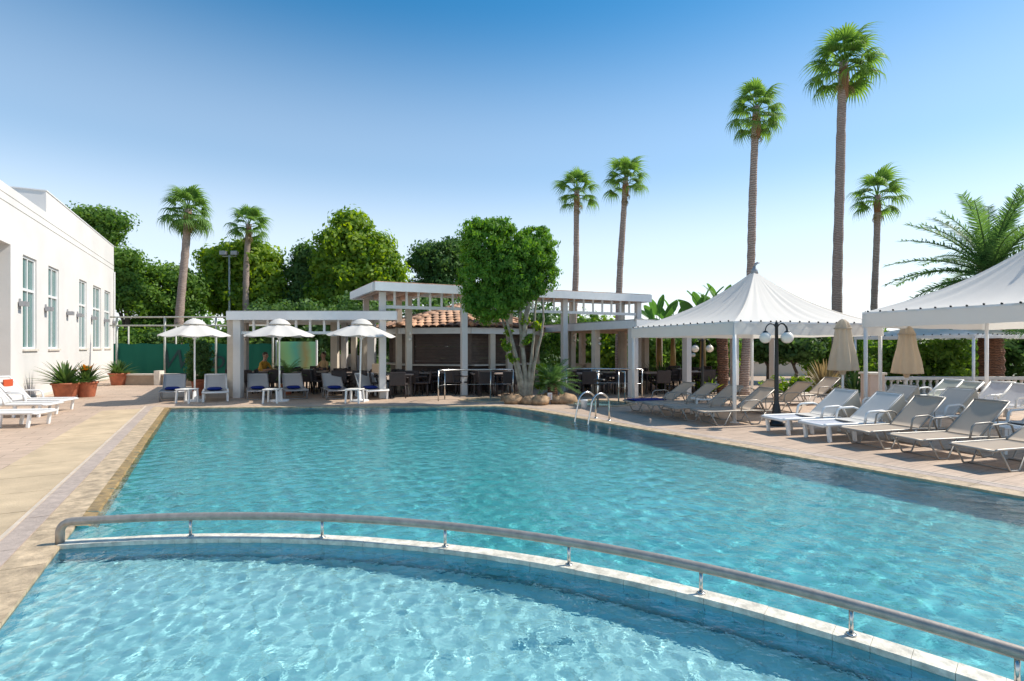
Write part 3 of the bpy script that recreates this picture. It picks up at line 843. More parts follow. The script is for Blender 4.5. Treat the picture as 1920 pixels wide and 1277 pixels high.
# ================================================================== low pavilion behind the first tent
pav = thing('flat_roof_pavilion', 'low flat roofed cream pavilion on square columns beside the round plunge pool', 'pavilion')
C0 = G(1187,745); pu = U; pv = V_
z0, z1 = 2.24, 2.50
Fc = C0-pu*.15-pv*.3
def pb(p, q, w, h, z, name, mt): return MB().beam(p+Vector((0,0,z)), q+Vector((0,0,z)), w, h).build(name, mt, pav)
LU, LV = 7.5, 7.0
pb(Fc, Fc+pu*LU, .1, z1-z0, (z0+z1)/2, 'fascia', M['white_paint'])
pb(Fc+pv*.06, Fc+pv*LV, .1, z1-z0-.004, (z0+z1)/2, 'fascia', M['white_paint'])
MB().prism([Fc+pu*.05+pv*.05, Fc+pu*LU+pv*.05, Fc+pu*LU+pv*LV, Fc+pu*.05+pv*LV], z1-.12, z1-.03).build('roof', M['ceiling'], pav)
MB().prism([Fc-pu*.04-pv*.04, Fc+pu*LU-pv*.04, Fc+pu*LU+pv*LV, Fc-pu*.04+pv*LV], z1+.002, z1+.03).build('roof_felt', M['recess'], pav)
for k in range(12):
    p = Fc+pv*(.6+k*.55); pb(p+pu*.06, p+pu*LU, .06, .12, z1-.18, 'rafter', M['ceiling'])
for a_, b_, w in ((0,0,.24),(0,2.0,.22),(0,4.0,.22),(0,6.2,.22),(2.4,0,.22),(4.8,0,.22),(2.4,6.2,.22),(4.8,6.2,.22),(7,6.2,.22),(3.4,3.2,.22),(7,0,.22)):
    p = C0+pu*a_+pv*b_
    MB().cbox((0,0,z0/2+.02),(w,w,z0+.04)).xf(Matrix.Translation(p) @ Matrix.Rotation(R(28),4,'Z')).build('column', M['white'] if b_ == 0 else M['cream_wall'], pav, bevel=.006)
pb(C0+pu*.12, C0+pu*7, .06, .08, 2.0, 'frieze_rail', M['white_paint'])
for k in range(1,16):
    p = C0+pu*(7*k/16); MB().cbox((p.x,p.y,2.14),(.06,.06,.2)).build('frieze_post', M['white_paint'], pav)
for a_, b_ in ((0,2),(2.4,6.2),(4.8,6.2)):
    p = C0+pu*a_+pv*b_-pv*.16
    for zz in (1.75,1.95): MB().ball((p.x+.05,p.y,zz), .055, 10).build('wall_lantern', M['globe'], pav, True)

# ================================================================== canopy tents
def tent(corners, z0, vh, zp, label, posts=(0,1,2,3), finial=True, apex=(0,0)):
    """corners run round; concave pyramid, hanging valance, string bulbs, steel posts"""
    c = sum((Vector(p) for p in corners), Vector((0,0)))/4
    t = thing('canopy_tent', label, 'tent', (c.x,c.y,0), group='white canopy tents over the sun loungers')
    P = [Vector((p[0]-c.x,p[1]-c.y)) for p in corners]
    n, m = 36, 18; ax = Vector(apex)
    for s in range(4):
        a_, b_ = P[s], P[(s+1)%4]; mb = MB(); vs = []
        for i in range(m+1):
            tt = i/m
            for k in range(n+1):
                e = a_.lerp(b_, k/n)
                prof = .55*tt+.45*tt**2.6
                sag = -.09*math.sin(PI*k/n)*math.sin(PI*min(1,tt*1.15))*(1-tt*.4)
                wr = (.5+.5*math.sin(k*.37+s*2))*.020*math.sin(k*1.35+s)*math.sin(PI*min(1,tt*1.1))+.006*math.sin(k*2.4+i*.5)*(1-tt)*tt*3
                vs.append((e.x*(1-tt)+ax.x*tt, e.y*(1-tt)+ax.y*tt, z0+(zp-z0)*prof+sag+wr))
        fs = [(i*(n+1)+k, i*(n+1)+k+1, (i+1)*(n+1)+k+1, (i+1)*(n+1)+k) for i in range(m) for k in range(n)]
        mb.add(vs, fs).build('roof_panel', M['canvas'], t, True)
        vb = MB(); d = (b_-a_).normalized(); nn = Vector((d.y,-d.x)); nn = nn if nn.dot(a_+b_) > 0 else -nn
        kk = 26; vv = []
        for k in range(kk+1):
            e = a_.lerp(b_, k/kk)+nn*(.015+.008*math.sin(k*1.9+s))
            e2 = a_.lerp(b_, k/kk)+nn*(.03+.012*math.sin(k*1.3+s*2))
            vv += [(e.x,e.y,z0+.004),(e2.x,e2.y,z0-vh+.006*math.sin(k*.9))]
        vb.add(vv, [(2*k,2*k+1,2*k+3,2*k+2) for k in range(kk)]).build('valance', M['canvas'], t, True)
        MB().beam((a_.x,a_.y,z0-.02),(b_.x,b_.y,z0-.02),.04,.04).build('eave_tube', M['white_metal'], t)
        bn = int((b_-a_).length/.26)
        if s == 0: bm_ = MB().ball((0,0,0),.021,8).build('string_bulb', M['black_iron'], t, True); bmesh_ = bm_.data; bpy.data.objects.remove(bm_)
        for k in range(bn):
            e = a_.lerp(b_, (k+.5)/bn)+nn*.04
            link('string_bulb', bmesh_, t, (e.x,e.y,z0+.012+random.uniform(-.006,.006)))
    for s in posts:
        p = P[s]*.985
        MB().tube([(p.x,p.y,0),(p.x,p.y,z0-.02)], .042, 10).build('post', M['white_metal'], t, True)
        MB().lathe([(.1,0),(.1,.012),(.05,.02)], 12, (p.x,p.y,0)).build('foot_plate', M['white_metal'], t)
    if finial:
        MB().lathe([(.10,zp-.1),(.07,zp+.02),(.03,zp+.08),(.012,zp+.14)], 12, (ax.x,ax.y,0)).build('peak_cap', M['grey_metal'], t, True)
        MB().tube([(ax.x,ax.y,zp+.1),(ax.x+.03,ax.y,zp+.16),(ax.x+.09,ax.y,zp+.2),(ax.x+.14,ax.y,zp+.19)], [.03,.035,.03,.01], 8).build('finial', M['grey_metal'], t, True)
    return t
F1 = (4.81,11.54); dl, du = (-.30,.954), (.954,.30)
def off(p, d, s): return (p[0]+d[0]*s, p[1]+d[1]*s)
S1 = 4.3
tent([F1, off(F1,du,S1), off(off(F1,du,S1),dl,S1), off(F1,dl,S1)], 2.2, .29, 3.70, 'white peaked canopy tent standing behind the three globe lamp post', apex=(.28,.05))
L2 = (7.9,12.0); dl2, du2 = (-.37,.929), (.929,.37)
F2 = off(L2, dl2, -4.6)
tent([F2, off(F2,du2,4.6), off(off(F2,du2,4.6),dl2,4.6), L2], 2.42, .34, 4.0, 'large white canopy tent cut off by the picture edge, nearest the camera')
F3 = (14.9,17.2)
tent([F3, off(F3,du2,4), off(off(F3,du2,4),dl2,4), off(F3,dl2,4)], 2.05, .12, 2.75, 'low white canopy tent beyond the balustrade, farthest from the pool', finial=False)

# ================================================================== fence and court
fen = thing('court_fence', 'tall pipe fence of the tennis court with green windscreen', 'fence')
YF = 24.0
fx = [X(219,YF), X(309,YF), X(405,YF), X(470,YF)+1.0]
for x in fx: MB().tube([(x,YF,0),(x,YF,3.0)], .045, 8).build('post', M['galv'], fen, True)
for z in (2.98,2.60): MB().tube([(fx[0]-.3,YF,z),(fx[-1],YF,z)], .035, 8).build('rail', M['galv'], fen, True)
for x in (X(241,YF+5),X(330,YF+5)): MB().tube([(x,YF+5,0),(x,YF+5,2.8)], .04, 8).build('post', M['galv'], fen, True)
sc_ = MB(); n = 60; vs = []
for k in range(n+1):
    x = fx[0]-.2+(fx[-1]-fx[0]+.2)*k/n
    vs += [(x,YF+.07+.02*math.sin(k*1.7),.45),(x,YF+.07+.015*math.sin(k*1.1),1.78+.02*math.sin(k*.7))]
sc_.add(vs, [(2*k,2*k+2,2*k+3,2*k+1) for k in range(n)]).build('windscreen', M['screen'], fen, True)
cu = bpy.data.curves.new('lettering', 'FONT'); cu.body = 'Wilson'; cu.size = 1.25; cu.shear = .25; cu.extrude = .004; cu.space_character = .95
to = bpy.data.objects.new('lettering_tmp', cu); COL.objects.link(to)
bpy.context.view_layer.update()
dg = bpy.context.evaluated_depsgraph_get(); tme = bpy.data.meshes.new_from_object(to.evaluated_get(dg)); bpy.data.objects.remove(to)
tme.materials.append(M['screen_text'])
link('lettering', tme, fen, (X(299,YF),YF+.03,.66), (PI/2,0,0))
lw = thing('low_planter_wall', 'low tan planter wall with pale coping along the court fence', 'wall')
MB().box((X(236,23),22.9,0),(X(330,23),23.2,.42)).build('wall_body', M['low_wall'], lw)
MB().box((X(236,23)-.04,22.86,.42),(X(330,23)+.04,23.24,.48)).build('coping', M['stone_cream'], lw)
MB().box((X(300,23)-.12,22.78,0),(X(300,23)+.12,23.1,.62)).build('pier', M['stone_cream'], lw)
lw = thing('low_planter_wall', 'second low tan wall behind the first pair of loungers', 'wall')
MB().box((X(332,22.4),22.4,0),(X(440,22.4),22.7,.45)).build('wall_body', M['low_wall'], lw)
MB().box((X(332,22.4)-.03,22.36,.45),(X(440,22.4),22.74,.5)).build('coping', M['stone_cream'], lw)

# court light poles
for px, py, Y, lab in ((208,400,36,'slim floodlight pole rising behind the white building'),(430,478,38,'slim twin floodlight pole in front of the yellow green tree')):
    x = X(px,Y); h = W(px,py,Y).z
    t = thing('floodlight_pole', lab, 'light pole', (x,Y,0))
    MB().tube([(0,0,0),(0,0,h)], [.09,.06], 8).build('pole', M['galv'], t, True)
    MB().beam((-.5,0,h-.1),(.5,0,h-.1),.06,.06).build('crossbar', M['galv'], t)
    for s in ((-1,1) if px > 300 else (0,)):
        MB().cbox((s*.4,-.05,h+.12),(.45,.3,.3)).build('floodlight', M['grey_metal'], t, bevel=.03)

# balustrade and pier, far white wall
bal = thing('balustrade', 'cream stone balustrade with turned balusters behind the loungers', 'balustrade')
YB = 17.6; x0, x1 = X(1652,YB), X(1935,YB)
MB().box((x0,YB-.1,.56),(x1,YB+.1,.66)).build('top_rail', M['stone_cream'], bal)
MB().box((x0,YB-.1,0),(x1,YB+.1,.08)).build('bottom_rail', M['stone_cream'], bal)
b0 = MB().lathe([(.05,0),(.05,.05),(.03,.08),(.06,.18),(.055,.24),(.028,.36),(.035,.40),(.05,.43),(.05,.48)], 10).build('baluster', M['stone_cream'], bal, True)
b0.location = (x0+.12,YB,.08)
k = 1
while x0+.12+.215*k < x1-.1:
    link('baluster', b0.data, bal, (x0+.12+.215*k,YB,.08)); k += 1
t = thing('gate_pier', 'pinkish square pier at the end of the balustrade', 'pier', (X(1636,14.6),14.6,0))
MB().cbox((0,0,.45),(.40,.40,.9)).build('shaft', M['pink_render'], t, bevel=.01)
MB().cbox((0,0,.92),(.48,.48,.06)).build('cap', M['stone_cream'], t, bevel=.01)
t = thing('far_wall', 'low white boundary wall seen under the first tent', 'wall')
MB().box((X(1380,30),30,0),(X(1560,30),30.3,.75)).build('wall_body', M['white'], t)
MB().box((X(1380,30)-.05,29.95,.75),(X(1560,30)+.05,30.35,.82)).build('coping', M['stone_cream'], t)

# ================================================================== sun loungers
def lounger(label, loc, rz, frame='tan_metal', sling='sling_tan', back=48, style='tube', towel=None, cushion=None, group=None, w=.56, arms=True, seat=1.10):
    t = thing('sun_lounger', label, 'sun lounger', (loc[0],loc[1],0), rz, group)
    fm, sm = M[frame], M[sling]
    zs, h = .30, w/2
    a = R(back); bl = .76
    bx, bz = seat+bl*math.cos(a), zs+bl*math.sin(a)
    tr = .016 if style == 'tube' else .028
    for s in (-1,1):
        MB().tube([(0,s*h,zs-.015),(.05,s*h,zs),(seat,s*h,zs),(1.62,s*h,zs-.02)], tr, 8).build('side_rail', fm, t, True)
        MB().tube([(seat,s*(h-.03),zs+.01),(seat+bl*.5*math.cos(a),s*(h-.03),zs+bl*.5*math.sin(a)),(bx,s*(h-.03),bz)], tr*.9, 8).build('back_rail', fm, t, True)
    MB().tube([(bx,-(h-.03),bz),(bx,(h-.03),bz)], tr*.9, 8).build('head_bar', fm, t, True)
    MB().tube([(.0,-h,zs-.015),(.0,h,zs-.015)], tr, 8).build('foot_bar', fm, t, True)
    def cloth(p, q, ww, sag, name, mt, th=.012, n=8, m=6, parent=t):
        p, q = Vector(p), Vector(q); d = (q-p).normalized(); nn = Vector((-d.z,0,d.x))
        vs = []
        for side in (0,1):
            for i in range(n+1):
                for k in range(m+1):
                    u_, v_ = i/n, k/m*2-1
                    z = -sag*math.sin(PI*u_)*(1-v_*v_)-side*th
                    c = p.lerp(q,u_)+nn*z
                    vs.append((c.x, v_*ww/2, c.z))
        o = (n+1)*(m+1); fs = []
        for i in range(n):
            for k in range(m):
                b_ = i*(m+1)+k
                fs += [(b_,b_+m+1,b_+m+2,b_+1),(o+b_,o+b_+1,o+b_+m+2,o+b_+m+1)]
        ed = [i*(m+1) for i in range(n+1)]+[n*(m+1)+k for k in range(1,m+1)]+[i*(m+1)+m for i in range(n-1,-1,-1)]+[k for k in range(m-1,0,-1)]
        for i in range(len(ed)):
            x, y = ed[i], ed[(i+1)%len(ed)]; fs.append((x,y,y+o,x+o))
        return MB().add(vs, fs).build(name, mt, parent, True)
    cloth((.02,0,zs),(seat,0,zs),w-.03,.025,'seat',sm)
    bk = cloth((seat,0,zs+.01),(bx,0,bz),w-.07,.02,'backrest',sm)
    if style == 'tube':
        for s in (-1,1):
            MB().tube([(.10,s*h,zs-.01),(.27,s*h,.02),(.30,s*h,.012),(.42,s*h,.012),(.45,s*h,.02),(.60,s*h,zs-.01)], .013, 7).build('leg', fm, t, True)
            MB().tube([(.92,s*h,zs-.01),(1.08,s*h,.02),(1.11,s*h,.012),(1.25,s*h,.012),(1.28,s*h,.02),(1.46,s*h,zs-.02)], .013, 7).build('leg', fm, t, True)
        for x in (.36,1.18): MB().tube([(x,-h,.012),(x,h,.012)], .012, 7).build('cross_tube', fm, t, True)
    else:
        for x in (.10,.62,1.5):
            for s in (-1,1):
                MB().beam((x,s*(h-.01),zs-.01),(x+(.04 if x < 1 else -.03),s*(h-.01),0),.05,.06).build('leg', fm, t, bevel=.008)
        for i in range(9):
            x = .08+i*.12; MB().cbox((x,0,zs-.03),(.07,w-.06,.016)).build('slat', fm, t)
    if arms:
        r_ = .014 if style == 'tube' else .022
        for s in (-1,1):
            y = s*(h+.03)
            MB().tube([(seat-.28,y,zs),(seat-.24,y,zs+.17),(seat-.18,y,zs+.21),(seat+.10,y,zs+.22),(seat+.20,y,zs+.19),(seat+.30,y,zs-.01)], r_, 8).build('armrest', fm, t, True)
    for s in (-1,1):
        MB().tube([(seat+bl*.62*math.cos(a),s*(h-.05),zs+bl*.62*math.sin(a)-.01),(1.5,s*(h-.05),zs-.03)], .010, 6).build('back_strut', fm, t, True)
    if towel:
        mt = M[towel]
        cloth((seat-.35,0,zs+.022),(seat+.01,0,zs+.025),w-.02,.02,'towel',mt,.008)
        d = Vector((math.cos(a),0,math.sin(a))); nn = Vector((-d.z,0,d.x))*.022
        p = Vector((seat,0,zs+.01))+nn; q = Vector((bx,0,bz))+nn+d*.02
        tb_ = cloth(p, q, w-.01, .015, 'towel', mt, .008)
        cloth(q+Vector((.012,0,.012)), q+Vector((.07,0,-.50)), w-.02, -.02, 'towel_flap', mt, .008, parent=tb_)
    if towel:
        for s in (-1,1):
            y = s*(h+.004); y2 = s*(h+.03)
            MB().add([(seat+.10,y,zs+.10),(bx,y,bz+.01),(bx+.05,y2,bz-.28),(seat+.42,y2,zs-.05),(seat+.2,y2,zs+.0),
                      (seat+.10,y-s*.006,zs+.10),(bx,y-s*.006,bz+.01),(bx+.05,y2-s*.006,bz-.28),(seat+.42,y2-s*.006,zs-.05),(seat+.2,y2-s*.006,zs+.0)],
                     [(0,1,2,3,4),(9,8,7,6,5),(0,5,6,1),(1,6,7,2),(2,7,8,3),(3,8,9,4),(4,9,5,0)]).build('towel_side', M['towel_cream'], t)
    if cushion:
        c = MB(); n, m = 10, 8; vs = []
        for side in (1,-1):
            for i in range(n+1):
                for k in range(m+1):
                    u_, v_ = i/n*2-1, k/m*2-1
                    hgt = .05*max(0,(1-u_**4)*(1-v_**4))**.5
                    vs.append((.80+u_*.22, v_*.21+.03, zs+.045+side*hgt))
        o = (n+1)*(m+1); fs = []
        for i in range(n):
            for k in range(m):
                b_ = i*(m+1)+k; fs += [(b_,b_+m+1,b_+m+2,b_+1),(o+b_,o+b_+1,o+b_+m+2,o+b_+m+1)]
        c.add(vs, fs).build('cushion', M[cushion], t, True)
    return t
YAW = R(15)
gT = 'tan sling loungers in the shade of the peaked tent'
gL = 'tan sling loungers at the pool edge'
gW = 'white framed loungers draped with white towels'
tl = lounger('tan lounger with blue towel under the peaked tent, farthest from the lamp post', (2.9,13.3), YAW, back=34, group=gT)
MB().cbox((.5,0,.325),(.85,.5,.02)).build('blue_towel', M['towel_blue'], tl, bevel=.008)
lounger('tan lounger beside the blue towelled one under the peaked tent', (3.22,12.62), YAW+random.uniform(-.06,.06), back=36, group=gT)
lounger('tan lounger behind the front post of the peaked tent', (3.55,11.95), YAW+random.uniform(-.06,.06), back=36, group=gT)
lounger('tan lounger just by the front post foot of the peaked tent', (3.93,11.28), YAW+random.uniform(-.06,.06), back=36, group=gT)
lounger('tan lounger deep under the peaked tent, seen behind the lamp post', (5.45,13.9), YAW+random.uniform(-.06,.06), back=36, group=gT)
lounger('tan lounger in the back row, next to the lamp post shaft', (5.8,13.2), YAW+random.uniform(-.06,.06), back=36, group=gT)
lounger('tan lounger with towel headrest at the back of the peaked tent', (7.7,15.0), YAW+random.uniform(-.06,.06), back=36, group=gT)
lounger('white lounger with draped towel, first one past the lamp post', (4.95,10.15), YAW+random.uniform(-.07,.07), 'white_plastic','sling_lav', 39,'slab','towel_white', group=gW)
lounger('white towelled lounger between the lamp post and the tan loungers', (5.28,9.42), YAW+random.uniform(-.07,.07), 'white_plastic','sling_lav', 39,'slab','towel_white', group=gW)
lounger('white lounger behind the closed parasol pole with towel over its back', (7.0,11.2), YAW+random.uniform(-.07,.07), 'white_plastic','sling_lav', 39,'slab','towel_white', group=gW)
lounger('white lounger with towel, half hidden behind the front tan loungers', (7.45,10.35), YAW+random.uniform(-.07,.07), 'white_plastic','towel_white', 39,'slab','towel_white', group=gW)
lounger('cream covered lounger cut by the picture edge beside the tan ones', (8.1,9.05), YAW+random.uniform(-.07,.07), 'white_plastic','towel_white', 35,'slab','towel_white', group=gW)
lounger('tan sling lounger with tubular legs, second from the picture edge', (5.6,8.72), YAW+.03, back=40, group=gL)
lounger('tan sling lounger with tubular legs, largest whole one by the pool', (5.88,7.98), YAW-.04, back=42, group=gL)
lounger('tan lounger cut off by the picture edge, closest to the camera', (6.2,7.2), YAW+.02, back=26, group=gL)
gG = 'pale loungers in front of the balustrade'
lounger('pale green lounger in front of the balustrade, farther of the pair', (10.5,14.2), YAW+random.uniform(-.07,.07), 'white_plastic','sling_green', 35,'slab', group=gG)
lounger('pale green lounger in front of the balustrade, nearer of the pair', (10.25,13.45), YAW+random.uniform(-.07,.07), 'white_plastic','sling_green', 35,'slab', group=gG)
lounger('pale blue lounger with armrests by the balustrade, farther of two', (10.45,12.6), YAW+random.uniform(-.07,.07), 'white_plastic','sling_lav', 39,'slab', group=gG)
lounger('pale blue lounger with armrests by the balustrade, nearer of two', (10.25,11.85), YAW+random.uniform(-.07,.07), 'white_plastic','sling_lav', 39,'slab', group=gG)
# by the white building
gB = 'white loungers along the white building'
lounger('white lounger with orange towel beside the white building, nearest the pool', (-9.75,11.15), R(188), 'white_metal','towel_white', 38,'slab', group=gB, w=.6, arms=False)
tl = lounger('white lounger near the potted plants, backrest raised', (-10.95,12.75), R(188), 'white_metal','towel_white', 52,'slab', group=gB, w=.6)
tl2 = lounger('white lounger closest to the white wall, legs in shade', (-11.4,13.75), R(188), 'white_metal','towel_white', 50,'slab', group=gB, w=.6)
MB().cbox((1.42,.0,.66),(.03,.3,.32)).xf(Matrix.Translation((0,0,0))).build('orange_towel', M['orange_cloth'], tl2, bevel=.01)
# front row facing the pool
gR = 'grey loungers with blue cushions under the white parasols'
row = [(322,753,'grey_metal','grey lounger with blue cushion, outermost at the court fence end'),
       (404,754,'white_metal','white framed lounger with blue cushion beside the thick pergola column'),
       (487,751,'grey_metal','grey lounger with blue cushion, first one past the thick pergola column'),
       (557,750,'grey_metal','grey lounger with blue cushion, right next to the middle parasol table'),
       (637,750,'grey_metal','grey lounger with blue cushion, fifth along the row from the fence'),
       (709,750,'white_metal','grey lounger with blue cushion, last of the row beside the bar')]
for px, py, fr, lab in row:
    p = G(px, py)
    lounger(lab, (p.x,p.y), R(118)+random.uniform(-.04,.04), fr, 'sling_grey', 36, 'slab' if fr == 'white_metal' else 'tube', None, 'towel_blue', gR, w=.66, arms=False)

# ================================================================== parasols and tables
def parasol(label, x, y, r, z0, z1, rz=0, lean=0):
    t = thing('parasol', label, 'parasol', (x,y,0), rz, 'open white parasols in a row')
    t.rotation_euler = (0, lean, rz)
    MB().tube([(0,0,.03),(0,0,z1+.1)], .024, 10).build('pole', M['white_metal'], t, True)
    MB().lathe([(.28,0),(.28,.05),(.06,.07),(.045,.3),(.03,.3)], 16).build('base', M['white_metal'], t, True)
    n = 8; sub = 5; m = 7
    def ring(i):
        tt = i/m; out = []
        for k in range(n*sub):
            f = (k % sub)/sub; a = 2*PI*(k//sub)/n; b = 2*PI*(k//sub+1)/n
            rr_ = r*(1-tt*.86)
            p = Vector((math.cos(a),math.sin(a),0)).lerp(Vector((math.cos(b),math.sin(b),0)), f)*rr_
            sag = -.05*math.sin(PI*f)*(1-tt)
            out.append((p.x,p.y,z0+(z1-z0)*(tt**.93)+sag))
        return out
    vs = [v for i in range(m+1) for v in ring(i)]; q = n*sub
    fs = [(i*q+k, i*q+(k+1)%q, (i+1)*q+(k+1)%q, (i+1)*q+k) for i in range(m) for k in range(q)]
    can = MB().add(vs, fs).build('canopy', M['canvas_umb'], t, True)
    cp = MB(); c0, c1 = .27*r+.02, .05
    prof = [(c0+.02,z1-.03),(c0,z1-.01),(c0*.75,z1+.07),(c0*.45,z1+.12),(.02,z1+.15)]
    cp.lathe(prof, 16, wob=lambda i,a: 1+.05*math.cos(8*a)).build('vent_cap', M['canvas_umb'], can, True)
    hb = MB().lathe([(.05,z1-.48),(.05,z1-.40)], 10).build('hub', M['white_metal'], t, True)
    for k in range(n):
        a = 2*PI*k/n; c, s = math.cos(a), math.sin(a)
        rb = MB().tube([(c*.03,s*.03,z1-.04),(c*r*.98,s*r*.98,z0-.02)], .009, 6).build('rib', M['white_metal'], t, True)
        MB().tube([(c*.04,s*.04,z1-.44),(c*r*.5,s*r*.5,(z0+z1)/2-.04)], .007, 6).build('strut', M['white_metal'], rb, True)
    return t
def side_table(label, x, y):
    t = thing('side_table', label, 'side table', (x,y,0), random.uniform(-.1,.1), 'white side tables between the loungers')
    MB().cbox((0,0,.40),(.44,.44,.03)).build('table_top', M['white_plastic'], t, bevel=.01)
    for sx in (-1,1):
        for sy in (-1,1):
            MB().beam((sx*.18,sy*.18,.385),(sx*.2,sy*.2,0),.045,.045).build('leg', M['white_plastic'], t)
    return t
for px, pt, lab, tl_, lean in ((365,363,'open white parasol near the green court fence','white side table under the parasol near the green fence',0),
                     (524,520,'open white parasol, middle one of the row','white side table under the middle parasol',0),
                     (676,671,'open white parasol closest to the brown bar, pole slightly tilted','white side table under the parasol by the bar',.03)):
    p = G(px, 752.5); z0 = CAMH+(HY-629)/FPX*p.y
    parasol(lab, p.x-lean*1.2, p.y, 1.02, z0, z0+.36, R(11), lean)
    side_table(tl_, X(pt, p.y-.1), p.y-.42)

side_table('low white plastic table between the tan loungers under the peaked tent', 4.55, 12.75)
side_table('low white plastic table beside the cream covered lounger at the edge', 7.75, 8.35)
side_table('low white plastic table behind the towelled white loungers', 6.55, 10.6)
def closed_parasol(label, px, py, top, hem, r):
    p = G(px, py); zt_ = CAMH+(HY-top)/FPX*p.y; zh = CAMH+(HY-hem)/FPX*p.y
    t = thing('closed_parasol', label, 'parasol', (p.x,p.y,0), group='closed beige parasols')
    MB().tube([(0,0,0),(0,0,zt_)], .024, 10).build('pole', M['white_metal'], t, True)
    MB().lathe([(.25,0),(.25,.05),(.05,.08)], 16).build('base', M['white_metal'], t, True)
    L_ = zt_-zh
    prof = [(.05,zh-.10),(.07,zh-.02),(r,zh),(r*.98,zh+.03),(r*.86,zh+L_*.25),(r*.62,zh+L_*.55),(r*.50,zh+L_*.8),(r*.47,zh+L_*.86),(r*.36,zh+L_*.93),(r*.18,zh+L_*.985),(.01,zh+L_)]
    def wob(i, a):
        if i < 2 or i > 8: return 1
        return 1+.13*math.cos(8*a+.6)+.05*math.cos(3*a+i*.4)
    o = MB().lathe(prof, 48, wob=wob).build('folded_canopy', M['ecru'], t, True)
    MB().lathe([(r*.60,zh+L_*.80),(r*.61,zh+L_*.83)], 32).build('tie_strap', M['ecru'], t, True)
    return t
closed_parasol('closed beige parasol standing between the two big tents', 1580, 794, 598, 694, .28)
closed_parasol('closed beige parasol under the large near tent edge', 1700, 780, 610, 700, .30)

# ================================================================== lamp posts
def lamp_post(label, px, py, top, arms, gr=.118):
    p = G(px, py) if py else None
    if p is None: return
    h = CAMH+(HY-top)/FPX*p.y
    t = thing('lamp_post', label, 'street lamp', (p.x,p.y,0), group='black lamp posts with round globes')
    MB().lathe([(.15,0),(.15,.05),(.115,.08),(.10,.20),(.065,.42),(.05,.48),(.045,.52),(.04,h*.6),(.032,h-.08),(.05,h-.05),(.03,h),(.012,h+.06)], 14).build('shaft', M['black_iron'], t, True)
    for a in arms:
        c, s = math.cos(a), math.sin(a); L_ = .23
        pts = [(c*(L_/2-L_/2*math.cos(R(q))), s*(L_/2-L_/2*math.cos(R(q))), h-.16+.15*math.sin(R(q))) for q in range(0,181,15)]
        ar = MB().tube(pts, .012, 8).build('arm', M['black_iron'], t, True)
        e = pts[-1]
        MB().lathe([(.012,.03),(.05,.0),(.055,-.025)], 12, (e[0],e[1],e[2]-.02)).build('globe_cap', M['black_iron'], ar, True)
        MB().ball((e[0],e[1],e[2]-.03-gr*.95), gr, 20).build('globe', M['globe'], ar, True)
    return t
lamp_post('black lamp post with three white globes in front of the peaked tent', 1456, 798, 606, (R(178),R(8),R(-55)))
lamp_post('black lamp post with two globes behind the peaked tent', 1317, 747, 636, (R(180),R(0)))
lamp_post('distant black lamp post with small globes among the columns', 1292, 707, 655, (R(180),R(0),R(-90)), .12)

# ================================================================== railing and ladder, small pool things
def railing(label, pts, h=.92):
    t = thing('railing', label, 'railing', group='steel railings around the small pools')
    P = [G(*p) for p in pts]
    MB().tube([p+Vector((0,0,h)) for p in P], .024, 10).build('top_rail', M['steel'], t, True)
    MB().tube([p+Vector((0,0,h*.5)) for p in P], .006, 6).build('wire', M['steel'], t, True)
    for p in P: MB().tube([p, p+Vector((0,0,h))], .02, 8).build('post', M['steel'], t, True)
railing('steel railing in front of the bar, left of the clipped tree', [(822,752),(834,749),(920,747.5),(962,747)])
railing('steel railing behind the ladder in front of the pavilion', [(1062,744),(1109,744),(1160,744.5),(1204,746)])
railing('short steel gate rail beside the round plunge pool', [(1160,754),(1172,758)])
lad = thing('pool_ladder', 'stainless steel pool ladder at the far pool corner', 'ladder')
B1 = G(1117,785); e_ = (Vector(OUT0[5])-Vector(OUT0[4])).normalized(); ev = Vector((e_.x,e_.y,0)); inw = Vector((e_.y,-e_.x,0)); inw = inw if inw.x < 0 else -inw
sides = []
for k in (0,1):
    b_ = B1+ev*.45*k
    pts = [b_, b_+Vector((0,0,.30))]
    for q in range(0,181,15):
        pts.append(b_+inw*(.26-.26*math.cos(R(q)))+Vector((0,0,.36+.26*math.sin(R(q)))))
    pts += [b_+inw*.60+Vector((0,0,.05)), b_+inw*.66+Vector((0,0,-.35)), b_+inw*.66+Vector((0,0,-.9))]
    MB().tube(pts, .021, 10).build('side_rail', M['steel'], lad, True)
    MB().lathe([(.045,0),(.045,.015),(.024,.03)], 12, tuple(b_)).build('base_flange', M['steel'], lad, True)
    sides.append(b_+inw*.66)
for z in (-.25,-.55): MB().beam(sides[0]+Vector((0,0,z)), sides[1]+Vector((0,0,z)), .08, .03).build('tread', M['steel'], lad)
p = G(1095,766); t = thing('white_bin', 'small white box on the paving behind the pool ladder', 'box', tuple(p), R(20))
MB().lathe([(.07,0),(.095,.2),(.1,.21)], 14).build('tub', M['white_plastic'], t, True)
MB().lathe([(.105,.212),(.10,.235),(.02,.245)], 14).build('lid', M['white_plastic'], t, True)
p = G(1121,764); t = thing('shower_post', 'slim steel post with two dark discs beside the plunge pool', 'post', tuple(p))
MB().tube([(0,0,0),(0,0,.96)], .03, 10).build('shaft', M['steel'], t, True)
for z in (.62,.74): MB().lathe([(.03,z),(.17,z+.005),(.17,z+.03),(.03,z+.035)], 18, (.06,0,0)).build('disc', M['black_iron'], t, True)
MB().ball((0,0,.97), .055, 12, .6).build('cap', M['steel'], t, True)
p = G(1031,758); t = thing('small_sign', 'small white notice plate on a stake among the rocks', 'sign', tuple(p))
MB().tube([(0,0,0),(0,0,.14)], .008, 6).build('stake', M['white_metal'], t)
MB().cbox((0,-.008,.23),(.13,.015,.2)).build('plate', M['white_plastic'], t, bevel=.004)
mk = MB()
